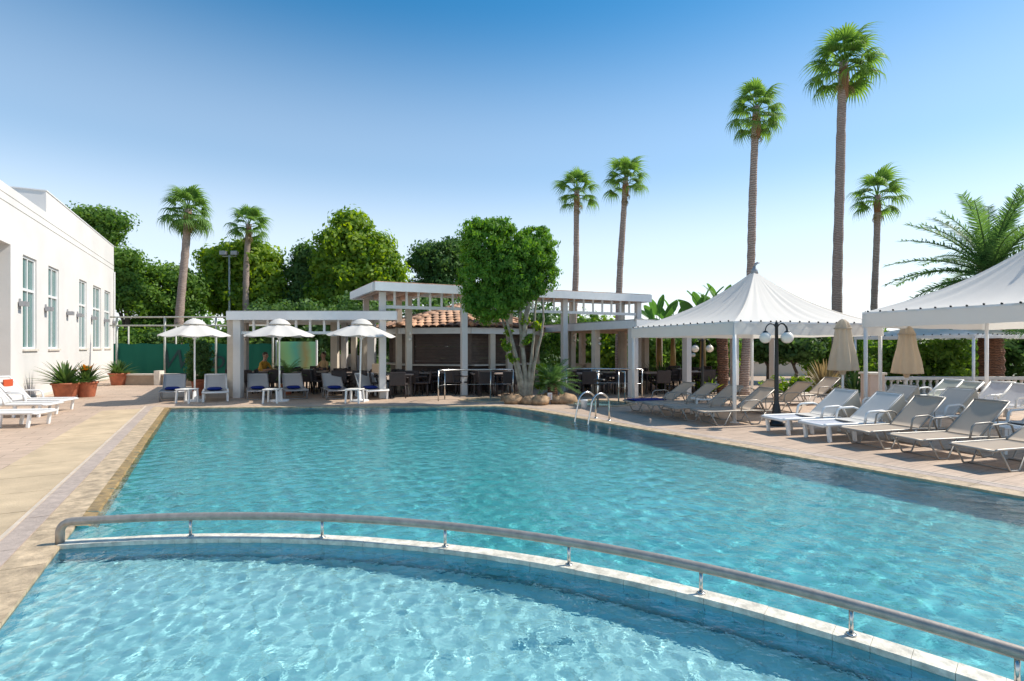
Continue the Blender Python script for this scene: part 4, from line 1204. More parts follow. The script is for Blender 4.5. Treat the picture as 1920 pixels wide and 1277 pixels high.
for z in (.17,.21,.25,.29): mk.cbox((random.uniform(-.01,.01),-.0175,z),(random.uniform(.06,.1),.002,.012))
mk.build('print', M['orange_cloth'], t, kind='stuff')

# rocks round the tree
for i, (px, py, r, sx) in enumerate(((962,757,.24,1.3),(992,758,.2,1.2),(1014,759,.23,1.2),(1043,757,.2,1.4),(1060,757,.24,1.5),(978,748,.2,1.2),(1072,751,.16,1),(1028,750,.2,1.3),(1002,757,.13,1),(948,752,.15,1.2))):
    p = G(px, py); rk = np.random.default_rng(i)
    off_ = rk.uniform(.78,1.15,(200,))
    mb = MB().ball((0,0,r*.45), r, 10, .75)
    mb.v = [tuple(Vector((v[0]*sx,v[1],max(v[2],0)))*off_[j % 199]) for j, v in enumerate(mb.v)]
    where = ['under the tree trunk','beside the tree trunk','in front of the cycad','by the small sign','at the end of the rock ring','behind the tree base','behind the cycad','under the cycad fronds','small one at the pool edge','small one left of the tree'][i]
    tag(mb.build('rock', M['rock'], None, True, loc=tuple(p)), 'rough brown garden rock '+where, 'rock', 'rocks ringing the clipped tree')

# ================================================================== dining furniture
def chair():
    t = thing('dining_chair', 'x', 'chair')
    MB().cbox((0,0,.44),(.5,.48,.06)).build('seat', M['wicker'], t, bevel=.02)
    MB().box((-.25,.19,.44),(.25,.25,.88)).xf(Matrix.Rotation(R(-7),4,'X')).build('backrest', M['wicker'], t, bevel=.02)
    for sx in (-1,1):
        MB().tube([(sx*.25,-.2,.44),(sx*.26,-.2,.64),(sx*.26,.2,.66)], .022, 7).build('armrest', M['wicker'], t, True)
        for sy in (-1,1): MB().tube([(sx*.22,sy*.2,.42),(sx*.24,sy*.22,0)], .018, 7).build('leg', M['wicker'], t, True)
    return t
def table():
    t = thing('dining_table', 'x', 'table')
    MB().cbox((0,0,.73),(.85,.85,.035)).build('table_top', M['tabletop'], t, bevel=.008)
    MB().cbox((0,0,.69),(.72,.72,.04)).build('apron', M['dark_table'], t)
    for sx in (-1,1):
        for sy in (-1,1): MB().beam((sx*.33,sy*.33,.69),(sx*.34,sy*.34,0),.05,.05).build('leg', M['dark_table'], t)
    return t
ch0, tb0 = chair(), table()
used = [False, False]
def put(which, x, y, rz, lab, grp):
    i = 0 if which == 'c' else 1; src = (ch0, tb0)[i]
    if not used[i]:
        used[i] = True; src.location = (x,y,0); src.rotation_euler = (0,0,rz); src['label'] = lab; src['group'] = grp; return src
    return dup(src, (x,y,0), rz, lab, grp)
areas = [('under the low white pergola', [(480,19.5,'by the thick pergola column'),(535,19.2,'behind the middle parasol pole'),(590,19.6,'before the cream shirted person'),(640,19.0,'behind the fifth lounger'),(690,18.9,'next to the last pergola column'),(510,21.3,'beside the yellow shirted person'),(575,21.2,'in front of the pastel panel'),(648,20.3,'by the lantern columns')], 4),
         ('in front of the brown bar', [(752,17.9,'next to the low pergola end'),(790,18.9,'before the first bar shutter'),(845,19.2,'beside the tall front column'),(905,18.5,'behind the steel bar railing'),(945,18.3,'beside the clipped tree trunks')], 4),
         ('by the steel railing in front of the pavilion', [(1105,18.4,'right behind the cycad'),(1150,19.2,'at the pavilion corner column'),(1090,20.5,'near the rattan armchairs')], 3),
         ('seen through the posts of the peaked tent', [(1222,19.0,'behind the far tent post'),(1262,20.0,'between the tan pavilion columns'),(1310,19.6,'under the two globe lamp'),(1285,21.6,'nearest the back shrubs')], 4)]
sides_ = ['on the pool side','on the tent side','on the far side','on the building side']
for where, spots, nch in areas:
    for i, (px, Y, at) in enumerate(spots):
        x = X(px,Y); rz = random.uniform(-.3,.3)
        put('t', x, Y, rz, 'dark dining table with pale top '+at, 'tables '+where)
        for k in range(nch):
            a = rz+k*PI/2-PI/2
            d = .62+random.uniform(0,.12)
            put('c', x+d*math.cos(a), Y+d*math.sin(a), a-PI/2+random.uniform(-.2,.2), 'dark wicker chair '+sides_[k]+' of the table '+at, 'chairs '+where)
# rattan lounge chairs
for px, Y, lab in ((1080,21.5,'round backed tan rattan armchair beside the pavilion column'),(1106,21.7,'round backed tan rattan armchair nearer the plunge pool steps')):
    t = thing('rattan_armchair', lab, 'armchair', (X(px,Y),Y,0), R(180+random.uniform(-15,15)))
    n = 14; vs = []
    for s in (0,1):
        for i in range(n+1):
            a = PI*i/n
            for zz in (.35,.7,1.0):
                rr_ = (.42 if s == 0 else .35)*(1 if zz < .9 else .85)
                vs.append((rr_*math.cos(a), rr_*math.sin(a), zz*(.75+.25*math.sin(a))))
    q = 3; o = (n+1)*3; fs = []
    for i in range(n):
        for k in range(2):
            b_ = i*3+k; fs += [(b_,b_+3,b_+4,b_+1),(o+b_,o+b_+1,o+b_+4,o+b_+3)]
        fs += [(i*3+2,i*3+5,o+i*3+5,o+i*3+2)]
    MB().add(vs, fs).build('backrest', M['ecru'], t, True)
    MB().lathe([(.36,.3),(.38,.36),(.34,.44),(.05,.46)], 18).build('seat_cushion', M['ecru'], t, True)
    MB().lathe([(.30,0),(.33,.3)], 14).build('base', M['wicker'], t, True)
# bar stool-like wooden high chair
t = thing('wooden_stool', 'pale wooden high stool beside the pergola column', 'stool', (X(704,18.6),18.6,0))
MB().cbox((0,0,.72),(.34,.34,.05)).build('seat', M['ecru'], t, bevel=.01)
for sx in (-1,1):
    for sy in (-1,1): MB().beam((sx*.13,sy*.13,.7),(sx*.16,sy*.16,0),.035,.035).build('leg', M['stone_cream'], t)
MB().cbox((0,.15,.9),(.32,.03,.3)).build('backrest', M['ecru'], t, bevel=.01)

# ================================================================== people
def person(label, x, y, rz, shirt, lean=.25):
    t = thing('person', label, 'person', (x,y,0), rz)
    vs = []; es = []; rad = []
    def v(p, r): vs.append(p); rad.append(r); return len(vs)-1
    ly = -lean
    pel = v((0,0,.52),.15); wa = v((0,ly*.25,.70),.135); chs = v((0,ly*.6,.90),.15); nk0 = v((0,ly*.85,1.06),.085); nk = v((0,ly*.95,1.14),.055); hd0 = v((0,ly*1.05,1.22),.078); hd = v((0,ly*1.1,1.32),.08)
    es += [(pel,wa),(wa,chs),(chs,nk0),(nk0,nk),(nk,hd0),(hd0,hd)]
    for s in (-1,1):
        hp = v((s*.10,-.05,.50),.095); kn = v((s*.13,-.46,.50),.068); an = v((s*.13,-.44,.10),.045); ft = v((s*.13,-.58,.05),.04)
        es += [(pel,hp),(hp,kn),(kn,an),(an,ft)]
        sh = v((s*.18,ly*.8,1.0),.065); el = v((s*.24,ly-.12,.76),.047); wr = v((s*.14,ly-.36,.80),.032); hn = v((s*.11,ly-.44,.80),.034)
        es += [(nk0,sh),(sh,el),(el,wr),(wr,hn)]
    me = bpy.data.meshes.new('body'); me.from_pydata(vs, es, [])
    o = bpy.data.objects.new('body', me); COL.objects.link(o); o.parent = t
    sk = o.modifiers.new('skin','SKIN'); o.modifiers.new('sub','SUBSURF').render_levels = 1
    for i, r_ in enumerate(rad): me.skin_vertices[0].data[i].radius = (r_,r_)
    me.skin_vertices[0].data[0].use_root = True
    bpy.context.view_layer.update()
    dg = bpy.context.evaluated_depsgraph_get(); me2 = bpy.data.meshes.new_from_object(o.evaluated_get(dg))
    me2.materials.clear()
    for mm in (M[shirt], M['skin'], M['trouser']): me2.materials.append(mm)
    for pl in me2.polygons:
        c = pl.center; pl.use_smooth = True
        pl.material_index = 1 if (c.z > 1.10 or (c.y < ly-.15 and c.z > .7)) else (2 if c.z < .60 else 0)
    bpy.data.objects.remove(o); o = bpy.data.objects.new('body', me2); COL.objects.link(o); o.parent = t
    hx, hy, hz = 0, ly*1.1, 1.31
    hm = MB().ball((hx,hy,hz), .095, 14, 1.2)
    hm.build('head', M['skin'], t, True)
    hr = MB().ball((hx,hy+.022,hz+.03), .103, 14, 1.12); hr.f = [f_ for f_ in hr.f if not all(hr.v[i][1] < hy-.03 and hr.v[i][2] < hz+.07 for i in f_)]
    hr.build('hair', M['hair'], t, True)
    MB().ball((hx,hy-.098,hz-.01), .018, 8, 1.4).build('nose', M['skin'], t, True)
    for s in (-1,1): MB().ball((hx+s*.035,hy-.088,hz+.02), .012, 8).build('eye', M['black_iron'], t, True); MB().ball((hx+s*.095,hy,hz), .02, 8, 1.5).build('ear', M['skin'], t, True)
    return t
person('seated person in an ochre yellow top at a pergola table', X(478,19.9), 20.3, R(70), 'yellow_cloth')
person('seated person in a pale cream top beside the pastel panel', X(603,20.6), 21.0, R(-20), 'cream_cloth', .1)

# ================================================================== trees
def leaves(blobs, per, size, seed, clump=.35, shell=.72, aspect=1.9, droop=0, clumps=None, reach=1.2):
    """leaf quads in clumps through the shells of several lobes"""
    rg = np.random.default_rng(seed); Cs = []
    tot = sum((b[1][0]*b[1][1]+b[1][0]*b[1][2]+b[1][1]*b[1][2]) for b in blobs)
    for c, r in blobs:
        share = (r[0]*r[1]+r[0]*r[2]+r[1]*r[2])/tot
        nc = max(4, int((clumps or per/28)*share)); npc = max(6, int(per*share/nc))
        d = rg.normal(size=(nc,3)); d /= np.linalg.norm(d,axis=1)[:,None]
        rad = shell+(reach-shell)*rg.random(nc)**.8
        cc = np.array(c)+d*np.array(r)*rad[:,None]
        cs = clump*(.5+rg.random(nc))
        g_ = rg.normal(size=(nc,npc,3))
        g_ /= np.maximum(np.linalg.norm(g_,axis=2,keepdims=True),1e-6); g_ *= rg.random((nc,npc,1))**.45
        p = cc[:,None,:]+g_*cs[:,None,None]*np.array([1,1,.75])
        nrm = g_*.8+d[:,None,:]*.6+rg.normal(size=(nc,npc,3))*.5
        Cs.append(np.concatenate([p.reshape(-1,3), nrm.reshape(-1,3)],1))
    A = np.concatenate(Cs); P, Nn = A[:,:3], A[:,3:]
    Nn /= np.linalg.norm(Nn,axis=1)[:,None]
    t = rg.normal(size=P.shape); t[:,2] -= droop*2
    t -= Nn*(t*Nn).sum(1)[:,None]; t /= np.linalg.norm(t,axis=1)[:,None]+1e-9
    b = np.cross(Nn,t); s = size*(.6+.8*rg.random(len(P)))[:,None]
    V = np.stack([P-t*s*aspect/2, P+b*s/2+Nn*s*.12, P+t*s*aspect/2, P-b*s/2+Nn*s*.12],1).reshape(-1,3)
    F = np.arange(len(V)).reshape(-1,4)
    return V, F
def tree(name, label, base, top, blobs, per, size, lm, seed, trunk=.2, bark='bark_dark', group=None, limbs=6, **kw):
    t = thing(name, label, 'tree', (base[0],base[1],0), group=group)
    B = [((c[0]-base[0],c[1]-base[1],c[2]),tuple(q*.84 for q in r)) for c, r in blobs]
    V, F = leaves(B, per, size, seed, **kw)
    fastmesh('crown', V, F, M[lm], t)
    rg = random.Random(seed)
    h = top
    tk = MB().tube([(0,0,-.05),(rg.uniform(-.1,.1),0,h*.3),(rg.uniform(-.15,.15),rg.uniform(-.1,.1),h*.65),(0,0,h)], [trunk*1.25,trunk,trunk*.75,trunk*.35], 10).build('trunk', M[bark], t, True)
    for k in range(limbs):
        c, r = B[k % len(B)]
        z = h*rg.uniform(.3,.7)
        e = Vector((c[0]+rg.uniform(-.6,.6)*r[0], c[1]+rg.uniform(-.6,.6)*r[1], c[2]+rg.uniform(-.2,.6)*r[2]))
        m_ = Vector((e.x*.4,e.y*.4,z+(e.z-z)*.35))
        MB().tube([(0,0,z),m_,e], [trunk*.5,trunk*.32,trunk*.1], 7).build('limb', M[bark], t, True)
    return t
def blob(px, py, Y, rx, rz, ry=None):
    p = W(px,py,Y); k = Y/FPX
    return ((p.x,p.y,p.z),(rx*k,(ry or rx)*k,rz*k))
# feathery trees behind the building
Y = 34
tree('acacia_tree', 'dark feathery tree showing above the white building roof', (X(190,Y),Y), 8, [blob(175,412,Y,42,20),blob(212,418,Y,30,16),blob(190,440,Y,36,16),blob(150,425,Y,30,25)], 9000, .125, 'leaf_mid', 11, .22, clump=.6, shell=.4)
tree('acacia_tree', 'dark feathery tree right beside the white building corner', (X(238,Y),Y), 5, [blob(232,488,Y,30,18),blob(240,520,Y,30,22),blob(222,555,Y,28,26),blob(262,560,Y,32,30)], 12000, .125, 'leaf_mid', 12, .2, clump=.6, shell=.4)
tree('acacia_tree', 'dark spreading tree behind the first fan palm', (X(300,36),36), 5, [blob(310,520,36,45,24),blob(345,535,36,38,28),blob(285,555,36,42,28),blob(330,575,36,48,24),blob(300,610,36,50,28)], 18000, .13, 'leaf_mid', 13, .25, clump=.62, shell=.4)
# big trees
Y = 40
tree('plane_tree', 'rounded yellow green tree behind the low pergola', (X(455,Y),Y), 6.5, [blob(430,500,Y,45,38),blob(485,500,Y,48,44),blob(455,480,Y,40,26),blob(415,545,Y,42,40),blob(500,550,Y,40,40),blob(455,560,Y,50,40),blob(395,490,Y,18,22)], 34000, .18, 'leaf_yellow', 14, .3, clump=.62, shell=.5)
tree('plane_tree', 'tallest broad leafed tree with pointed crown behind the pergolas', (X(660,Y),Y), 8.5, [blob(658,428,Y,34,32),blob(645,465,Y,52,42),blob(695,478,Y,45,42),blob(625,510,Y,38,45),blob(680,525,Y,62,48),blob(730,515,Y,30,36),blob(630,560,Y,50,38),blob(715,560,Y,45,34)], 46000, .18, 'leaf_yellow', 15, .35, clump=.62, shell=.5)
tree('plane_tree', 'narrow dark spire of a tree left of the tallest broad tree', (X(572,Y),Y+1), 6.5, [blob(570,478,Y+1,18,24),blob(565,515,Y+1,25,28),blob(580,550,Y+1,34,32),blob(550,570,Y+1,34,30),blob(590,590,Y+1,40,24)], 17000, .165, 'leaf_dark', 16, .22, clump=.7, shell=.4)
Y = 46
tree('pine_tree', 'dark flat topped tree behind the tall pergola roof', (X(820,Y),Y), 8.5, [blob(810,475,Y,38,16),blob(850,468,Y,34,18),blob(790,495,Y,26,16),blob(835,505,Y,50,30),blob(880,490,Y,36,26),blob(820,545,Y,55,30)], 22000, .16, 'leaf_dark', 17, .3, clump=.62, shell=.4)
# clipped tree at the pool
Yt = 15.6
base = G(985,752)
t = thing('clipped_ficus', 'clipped round crowned tree with pale twisted trunks at the pool corner', 'tree', (base.x,base.y,0))
fb = [blob(905,448,Yt,42,42),blob(935,432,Yt,30,22),blob(1000,468,Yt,42,42),blob(1012,510,Yt,32,40),blob(905,515,Yt,46,50),blob(960,495,Yt,50,50),blob(985,538,Yt,36,26),blob(920,570,Yt,44,34),blob(893,565,Yt,26,26),blob(955,555,Yt,34,26)]
V, F = leaves([((c[0]-base.x,c[1]-base.y,c[2]),r) for c, r in fb], 66000, .042, 21, clump=.15, shell=.5, aspect=2.5, droop=.7, clumps=1500, reach=1.04)
fastmesh('crown', V, F, M['leaf_ficus'], t)
def q3(px, py, dy=0): p = W(px,py,Yt+dy); return Vector((p.x-base.x,p.y-base.y,p.z))
stems = [([(985,753),(976,705),(963,650),(950,600),(945,555)],[.09,.06,.048,.038,.028],-.1),
         ([(986,753),(985,700),(978,640),(975,590),(975,540)],[.10,.072,.06,.05,.035],.05),
         ([(990,753),(994,690),(1000,640),(1003,585),(1010,540)],[.085,.052,.042,.035,.025],.12),
         ([(980,750),(968,690),(956,640),(945,610),(935,580)],[.07,.055,.04,.035,.02],.2),
         ([(992,750),(1000,695),(1012,640),(1020,600),(1016,560)],[.09,.05,.04,.03,.02],.0),
         ([(978,650),(985,610),(990,570),(985,530)],[.08,.075,.07,.04],-.05)]
for pts, rad, dy in stems:
    P = []; Rr = []
    for i in range(len(pts)-1):
        for k in range(4):
            a = k/4; p = q3(pts[i][0]+(pts[i+1][0]-pts[i][0])*a, pts[i][1]+(pts[i+1][1]-pts[i][1])*a, dy*(i+a)/len(pts))
            P.append(p+Vector((random.uniform(-.012,.012),random.uniform(-.02,.02),0))); Rr.append(rad[i]+(rad[i+1]-rad[i])*a)
    P.append(q3(*pts[-1], dy)); Rr.append(rad[-1])
    P[0].z = max(P[0].z, -.02)
    MB().tube(P, Rr, 9).build('trunk', M['bark'], t, True)
sp_ = [((q3(px,py,.0)).to_tuple(),(.12,.12,.16)) for px, py in ((985,600),(955,620),(1005,612),(950,650),(990,640),(962,672))]
V, F = leaves(sp_, 900, .05, 22, clump=.1, shell=.3, aspect=2.2, clumps=40)
fastmesh('trunk_shoots', V, F, M['leaf_yellow'], t)

# hedges and shrubs closing the view
def shrub(name, label, cat, blobs, per, size, lm, seed, group=None, stems=5, **kw):
    b0_ = blobs[0][0]; t = thing(name, label, cat, (b0_[0],b0_[1],0), group=group)
    B = [((c[0]-b0_[0],c[1]-b0_[1],c[2]),r) for c, r in blobs]
    V, F = leaves(B, per, size, seed, **kw)
    V = np.asarray(V); V[:,2] = np.maximum(V[:,2], .01)
    fastmesh('foliage', V, F, M[lm], t)
    for k in range(stems):
        c, r = B[k % len(B)]; a = random.uniform(0,6.3)
        MB().tube([(c[0]*.8+.1*math.cos(a),c[1]*.8+.1*math.sin(a),0),(c[0]+r[0]*.4*math.cos(a),c[1]+r[1]*.3*math.sin(a),c[2])], [.03,.015], 6).build('stem', M['bark_dark'], t, True)
    return t
def gb(px, Y, h, w): return ((X(px,Y),Y,h/2),(w/2,w/2*.8,h/2))
hedge = [(235,33,2.6,4.2,'leaf_mid','green shrub mass behind the court fence by the building'),(330,34,2.6,4.5,'leaf_dark','dark shrub mass behind the court fence in the middle'),
         (420,34,2.8,4.5,'leaf_mid','dense shrub behind the thick pergola column'),(500,33,4.2,4.5,'leaf_dark','dark dense shrub behind the middle parasol'),
         (590,33,4.2,4.5,'leaf_dark','dark dense shrub behind the third parasol'),(690,33,4.6,4.6,'leaf_dark','dark shrub behind the tall pergola end'),
         (790,34,4.8,4.8,'leaf_dark','dark shrub behind the tiled roof'),(890,34,4.6,4.8,'leaf_dark','dark shrub right behind the clipped tree'),
         (1000,33,4.2,4.6,'leaf_dark','dark shrub behind the tall pergola middle'),(1085,31,3.4,3.6,'leaf_mid','green shrub between pergola and first thin palm'),
         (1150,31,3.0,3.6,'leaf_yellow','lighter shrub beneath the banana plants'),(1215,30,2.6,3.4,'leaf_mid','green shrub behind the pavilion columns'),(1275,31,2.7,3.4,'leaf_dark','dark shrub behind the distant small lamps'),
         (1335,30,2.6,3.2,'leaf_mid','green shrub behind the patterned palm trunk')]
for i, (px, Y, h, w, lm, lab) in enumerate(hedge):
    shrub('shrub', lab, 'shrub', [gb(px,Y,h,w), ((X(px,Y)+random.uniform(-.8,.8),Y-.3,h*.7),(w*.35,w*.3,h*.32))], 7000, .13, lm, 40+i, 'shrubs along the back of the terrace', clump=.55, shell=.3)
# under the tents
tree('ball_tree', 'dark clipped ball tree under the first tent, left of the lamp shaft', (X(1440,25),25), 1.6, [blob(1432,642,25,36,34),blob(1455,655,25,32,26)], 6500, .12, 'leaf_dark', 61, .07, clump=.28, shell=.45, group='clipped ball trees')
tree('ball_tree', 'dark clipped ball tree under the first tent, right of the lamp shaft', (X(1490,24),24), 1.6, [blob(1490,645,24,46,38),blob(1515,640,24,30,30)], 7500, .12, 'leaf_dark', 62, .07, clump=.28, shell=.45, group='clipped ball trees')
bush = [(1548,27,2.2,2.4,'leaf_yellow','bright yellow green bush behind the closed parasol'),(1600,26,2.3,2.6,'leaf_mid','green bush behind the pink pier'),
        (1690,23,2.1,3.0,'leaf_mid','leafy bush behind the balustrade, beside the closed parasol'),(1750,22,1.9,3.0,'leaf_mid','leafy bush in the middle behind the balustrade'),
        (1800,24,2.4,3.2,'leaf_dark','dark bush behind the low far tent post'),(1870,24,2.5,3.4,'leaf_dark','dark bush behind the pale blue loungers'),(1925,23,2.5,3.2,'leaf_dark','dark bush at the picture edge behind the balustrade'),
        (1385,33,2.0,3.0,'leaf_mid','pale green far bush under the first tent'),(1460,36,1.5,4.0,'leaf_mid','low far bush above the white boundary wall'),(1520,36,1.7,3.6,'leaf_mid','far bush at the end of the white boundary wall'),(1640,34,2.6,3.6,'leaf_mid','far bush between the two big tents')]
for i, (px, Y, h, w, lm, lab) in enumerate(bush):
    shrub('bush', lab, 'bush', [gb(px,Y,h,w), ((X(px,Y)+random.uniform(-.5,.5),Y-.3,h*.72),(w*.33,w*.3,h*.28))], 5000, .10, lm, 80+i, 'bushes behind the tents', clump=.35, shell=.35)
shrub('low_hedge', 'low trimmed green hedge behind the tan loungers', 'hedge', [((X(1500,19),19.2,.2),(.9,.35,.3)),((X(1530,19),19.1,.2),(.8,.35,.3)),((X(1470,19),19.3,.2),(.7,.35,.28))], 2600, .06, 'leaf_yellow', 95, clump=.15, shell=.5, stems=3)
# far tree line
rg = np.random.default_rng(5); bl = []
for k in range(90):
    x = -150+k*4.2+rg.uniform(-2,2); y = 95+rg.uniform(-8,8); h = rg.uniform(4,7.5) if x < 10 else rg.uniform(1.8,3.2)
    bl.append(((x,y,h*.45),(4.2,3,h*.55)))
V, F = leaves(bl, 26000, .55, 6, clump=1.6, shell=.4)
V[:,2] = np.maximum(V[:,2], 0)
o = fastmesh('treeline', V, F, M['leaf_mid'], None, False, 'stuff'); tag(o, 'far line of trees beyond the terrace', 'trees')

# ================================================================== fan palms
def fan_mesh(seed, R_=1.0, pet=1.0, nseg=20, spread=190):
    rg = random.Random(seed); mb = MB()
    mb.tube([(0,0,0),(pet*.5,0,.03),(pet,0,0)], [.035,.025,.018], 5)
    for i in range(nseg):
        a = R(-spread/2+spread*i/(nseg-1)); L_ = R_*(1-.25*abs(a)/R(spread/2))*rg.uniform(.88,1.08)
        c, s = math.cos(a), math.sin(a); px_, py_ = -s, c
        w0, w1 = .02, .055*R_
        dr = rg.uniform(.45,.85)
        zs = [0,.03+.05*((i%2)*2-1)*.4,-.03-.16*dr,-.50*dr-.1]
        rs = [0,.48,.76,.90]
        ws = [w0,w1,w1*.55,.006]
        vs = []
        for z, r_, w_ in zip(zs, rs, ws):
            vs += [(pet+c*L_*r_+px_*w_, s*L_*r_+py_*w_, z),(pet+c*L_*r_, s*L_*r_, z-.012),(pet+c*L_*r_-px_*w_, s*L_*r_-py_*w_, z)]
        fs = []
        for k in range(3): fs += [(3*k,3*k+1,3*k+4,3*k+3),(3*k+1,3*k+2,3*k+5,3*k+4)]
        mb.add(vs, fs)
        e = (pet+c*L_*.90, s*L_*.90, zs[-1]); dd = rg.uniform(.2,.45)*R_
        mb.add([(e[0]+px_*.008,e[1]+py_*.008,e[2]),(e[0]-px_*.008,e[1]-py_*.008,e[2]),(e[0]+c*.05,e[1]+s*.05,e[2]-dd)], [(0,1,2)])
    o = mb.build('fan_frond', M['leaf_palm']); me = o.data; bpy.data.objects.remove(o)
    return me
FANS = [fan_mesh(s, R__, p__, n__) for s, R__, p__, n__ in ((1,1.0,.95,21),(2,.92,1.05,19),(3,1.06,.85,22))]
DEADFAN = fan_mesh(8, .8, .9, 12); DEADFAN.materials.clear(); DEADFAN.materials.append(M['leaf_straw'])
def fan_palm(label, top, base, r0, r1, n, size, seed, skirt=0, boots=.9, droopy=1.0):
    """top / base: world points of the trunk ends"""
    rg = random.Random(seed)
    t = thing('fan_palm', label, 'palm tree', tuple(base), group='slender fan palms')
    tp = Vector(top)-Vector(base); pts = []; rd = []
    for k in range(57):
        a = k/56; bow = (math.sin(PI*a)*.016+math.sin(2.7*PI*a+seed)*.004)*tp.z
        pts.append((tp.x*a**1.25+bow*.5*(1 if seed % 2 else -1), tp.y*a, tp.z*a)); rd.append((r0+(r1-r0)*a**.6)*(1+rg.uniform(-.07,.06)))
    rd[0] *= 1.35
    MB().tube(pts, rd, 12).build('trunk', M['palm_trunk'], t, True)
    a = Vector(pts[-1])
    MB().tube([a-Vector((0,0,boots)),a-Vector((0,0,boots*.6)),a-Vector((0,0,.4)),a-Vector((0,0,.05))], [r1*1.02,r1*1.22,r1*1.2,r1*.6], 12).build('boot_sheath', M['palm_boot'], t, True)
    for k in range(n):
        f = (k+.5)/n; az = k*2.399+rg.uniform(-.2,.2)
        el = R(80)-R(104)*f**.9*droopy+R(rg.uniform(-6,6))
        sc = size*rg.uniform(.85,1.12)*(1 if f > .12 else .8)
        link('frond', FANS[k % 3], t, tuple(a+Vector((0,0,.10-.55*f))), (rg.uniform(-.35,.35), -el, az), (sc,sc,sc))
    for k in range(4 if n > 15 else 2):
        az = k*1.9+rg.uniform(-.5,.5); s_ = size*rg.uniform(.5,.7)
        link('dead_frond', DEADFAN, t, tuple(a+Vector((0,0,-.5-.1*k))), (rg.uniform(-.6,.6), R(rg.uniform(52,74)), az), (s_,s_*.6,s_))
    return t
def palm_at(label, pxt, pyt, pxb, Y, r0, r1, n, size, seed, **kw):
    b_ = Vector((X(pxb,Y),Y,0)); tp = W(pxt,pyt,Y)
    return fan_palm(label, tp, b_, r0, r1, n, size, seed, **kw)
palm_at('fan palm with dense crown, closest to the white building', 353,392,328,33,.30,.20,36,.88,1, droopy=1.2)
palm_at('smaller fan palm above the yellow green tree', 466,420,461,38,.26,.18,20,.85,2)
palm_at('fan palm left one of the pair beside the clipped tree', 1082,355,1071,27,.20,.13,23,.68,3)
palm_at('fan palm right one of the pair beside the clipped tree', 1173,333,1160,26,.20,.135,24,.64,4, droopy=.9)
palm_at('tall fan palm rising directly behind the peaked tent top', 1417,200,1395,18.4,.17,.115,30,.54,5, boots=1.1, droopy=1.12)
palm_at('tallest fan palm with a drooping crown near the top of the sky', 1583,116,1572,24,.24,.175,30,.9,6, boots=1.6, droopy=1.05)
palm_at('shorter fan palm between the tallest palm and the date palm', 1645,366,1633,27,.18,.14,19,.8,7)

# pinnate fronds
def feather_mesh(seed, L_, arch, nl, ll, w=.03, mt='leaf_date', name='feather'):
    rg = random.Random(seed); mb = MB(); P = []
    n = 12
    for k in range(n+1):
        a = k/n; P.append(Vector((L_*(a-.12*arch*a*a), 0, -arch*.55*L_*a**2.2)))
    mb.tube(P, [.035*(1-.85*k/n)*L_/3+.004 for k in range(n+1)], 5)
    for s in (-1,1):
        for i in range(nl):
            a = .12+.88*(i+.5)/nl; k = min(n-1,int(a*n)); p = P[k].lerp(P[k+1], a*n-k); d = (P[k+1]-P[k]).normalized()
            l = ll*(.55+.45*math.sin(PI*min(1,a*1.02)**.8))*rg.uniform(.85,1.1)
            out = (d*.8+Vector((0,s*1.0,rg.uniform(-.35,.75)))).normalized()
            e = p+out*l+Vector((0,0,-.18*l)); wv = d*w
            m_ = p+out*l*.5
            mb.add([p-wv*.4,p+wv*.4,m_+wv*.6,e,m_-wv*.6], [(0,1,2,4),(4,2,3)])
    o = mb.build(name, M[mt]); me = o.data; bpy.data.objects.remove(o); return me
DATE = [feather_mesh(s, 3.0, ar, 74, .44, .034) for s, ar in ((1,.55),(2,.8),(3,1.05))]
def date_palm(label, x, y, h, n, sc, r, seed, trunk='date_trunk'):
    rg = random.Random(seed)
    t = thing('date_palm', label, 'palm tree', (x,y,0), group='feathery date palms')
    pts = []; rd = []
    m = max(8,int(h/.16))
    for k in range(m+1):
        pts.append((.03*math.sin(k*.3),0,h*k/m)); rd.append(r*(1.06 if k % 2 else .92))
    MB().tube(pts, rd, 14).build('trunk', M[trunk], t, False)
    MB().lathe([(r*1.0,h-.2),(r*1.5,h+.1),(r*1.2,h+.4),(.05,h+.6)], 14).build('crown_base', M['date_trunk'], t, True)
    for k in range(n):
        f = (k+.5)/n; az = k*2.399+rg.uniform(-.15,.15); el = R(85)-R(100)*f+R(rg.uniform(-5,5)); s_ = sc*rg.uniform(.88,1.08)
        link('frond', DATE[min(2,int(f*3))], t, (0,0,h+.35-.3*f), (rg.uniform(-.3,.3),-el,az), (s_,s_,s_))
    return t
p = W(1858,518,20.0)
date_palm('big feathery date palm rising behind the near tent', p.x, 20.0, p.z-.25, 50, 1.12, .38, 3)
date_palm('stout date palm with diamond patterned trunk beside the peaked tent post', G(1354,738).x, G(1354,738).y, 2.55, 14, .38, .19, 4)

# banana-like plants
def paddle_mesh(seed, L_=1.2, w=.28):
    rg = random.Random(seed); mb = MB(); n = 9; pet = .8
    mb.tube([(0,0,0),(pet*.6,0,.02),(pet,0,0)], [.03,.022,.016], 6)
    for s in (-1,1):
        vs = []
        for k in range(n+1):
            a = k/n; x = pet+L_*a; z = -.22*L_*a**2.2; ww = w*math.sin(PI*min(.98,(a*.92+.06)))**.7
            vs += [(x,0,z),(x,s*ww*.55,z+.07),(x+.03,s*ww*(1+rg.uniform(-.08,.05)),z+.05)]
        fs = []
        for k in range(n):
            for j in (0,1): fs.append((3*k+j,3*k+j+1,3*k+j+4,3*k+j+3) if s > 0 else (3*k+j,3*k+j+3,3*k+j+4,3*k+j+1))
        mb.add(vs, fs)
    o = mb.build('paddle', M['leaf_banana'], None, True); me = o.data; bpy.data.objects.remove(o); return me
PAD = [paddle_mesh(s) for s in (1,2)]
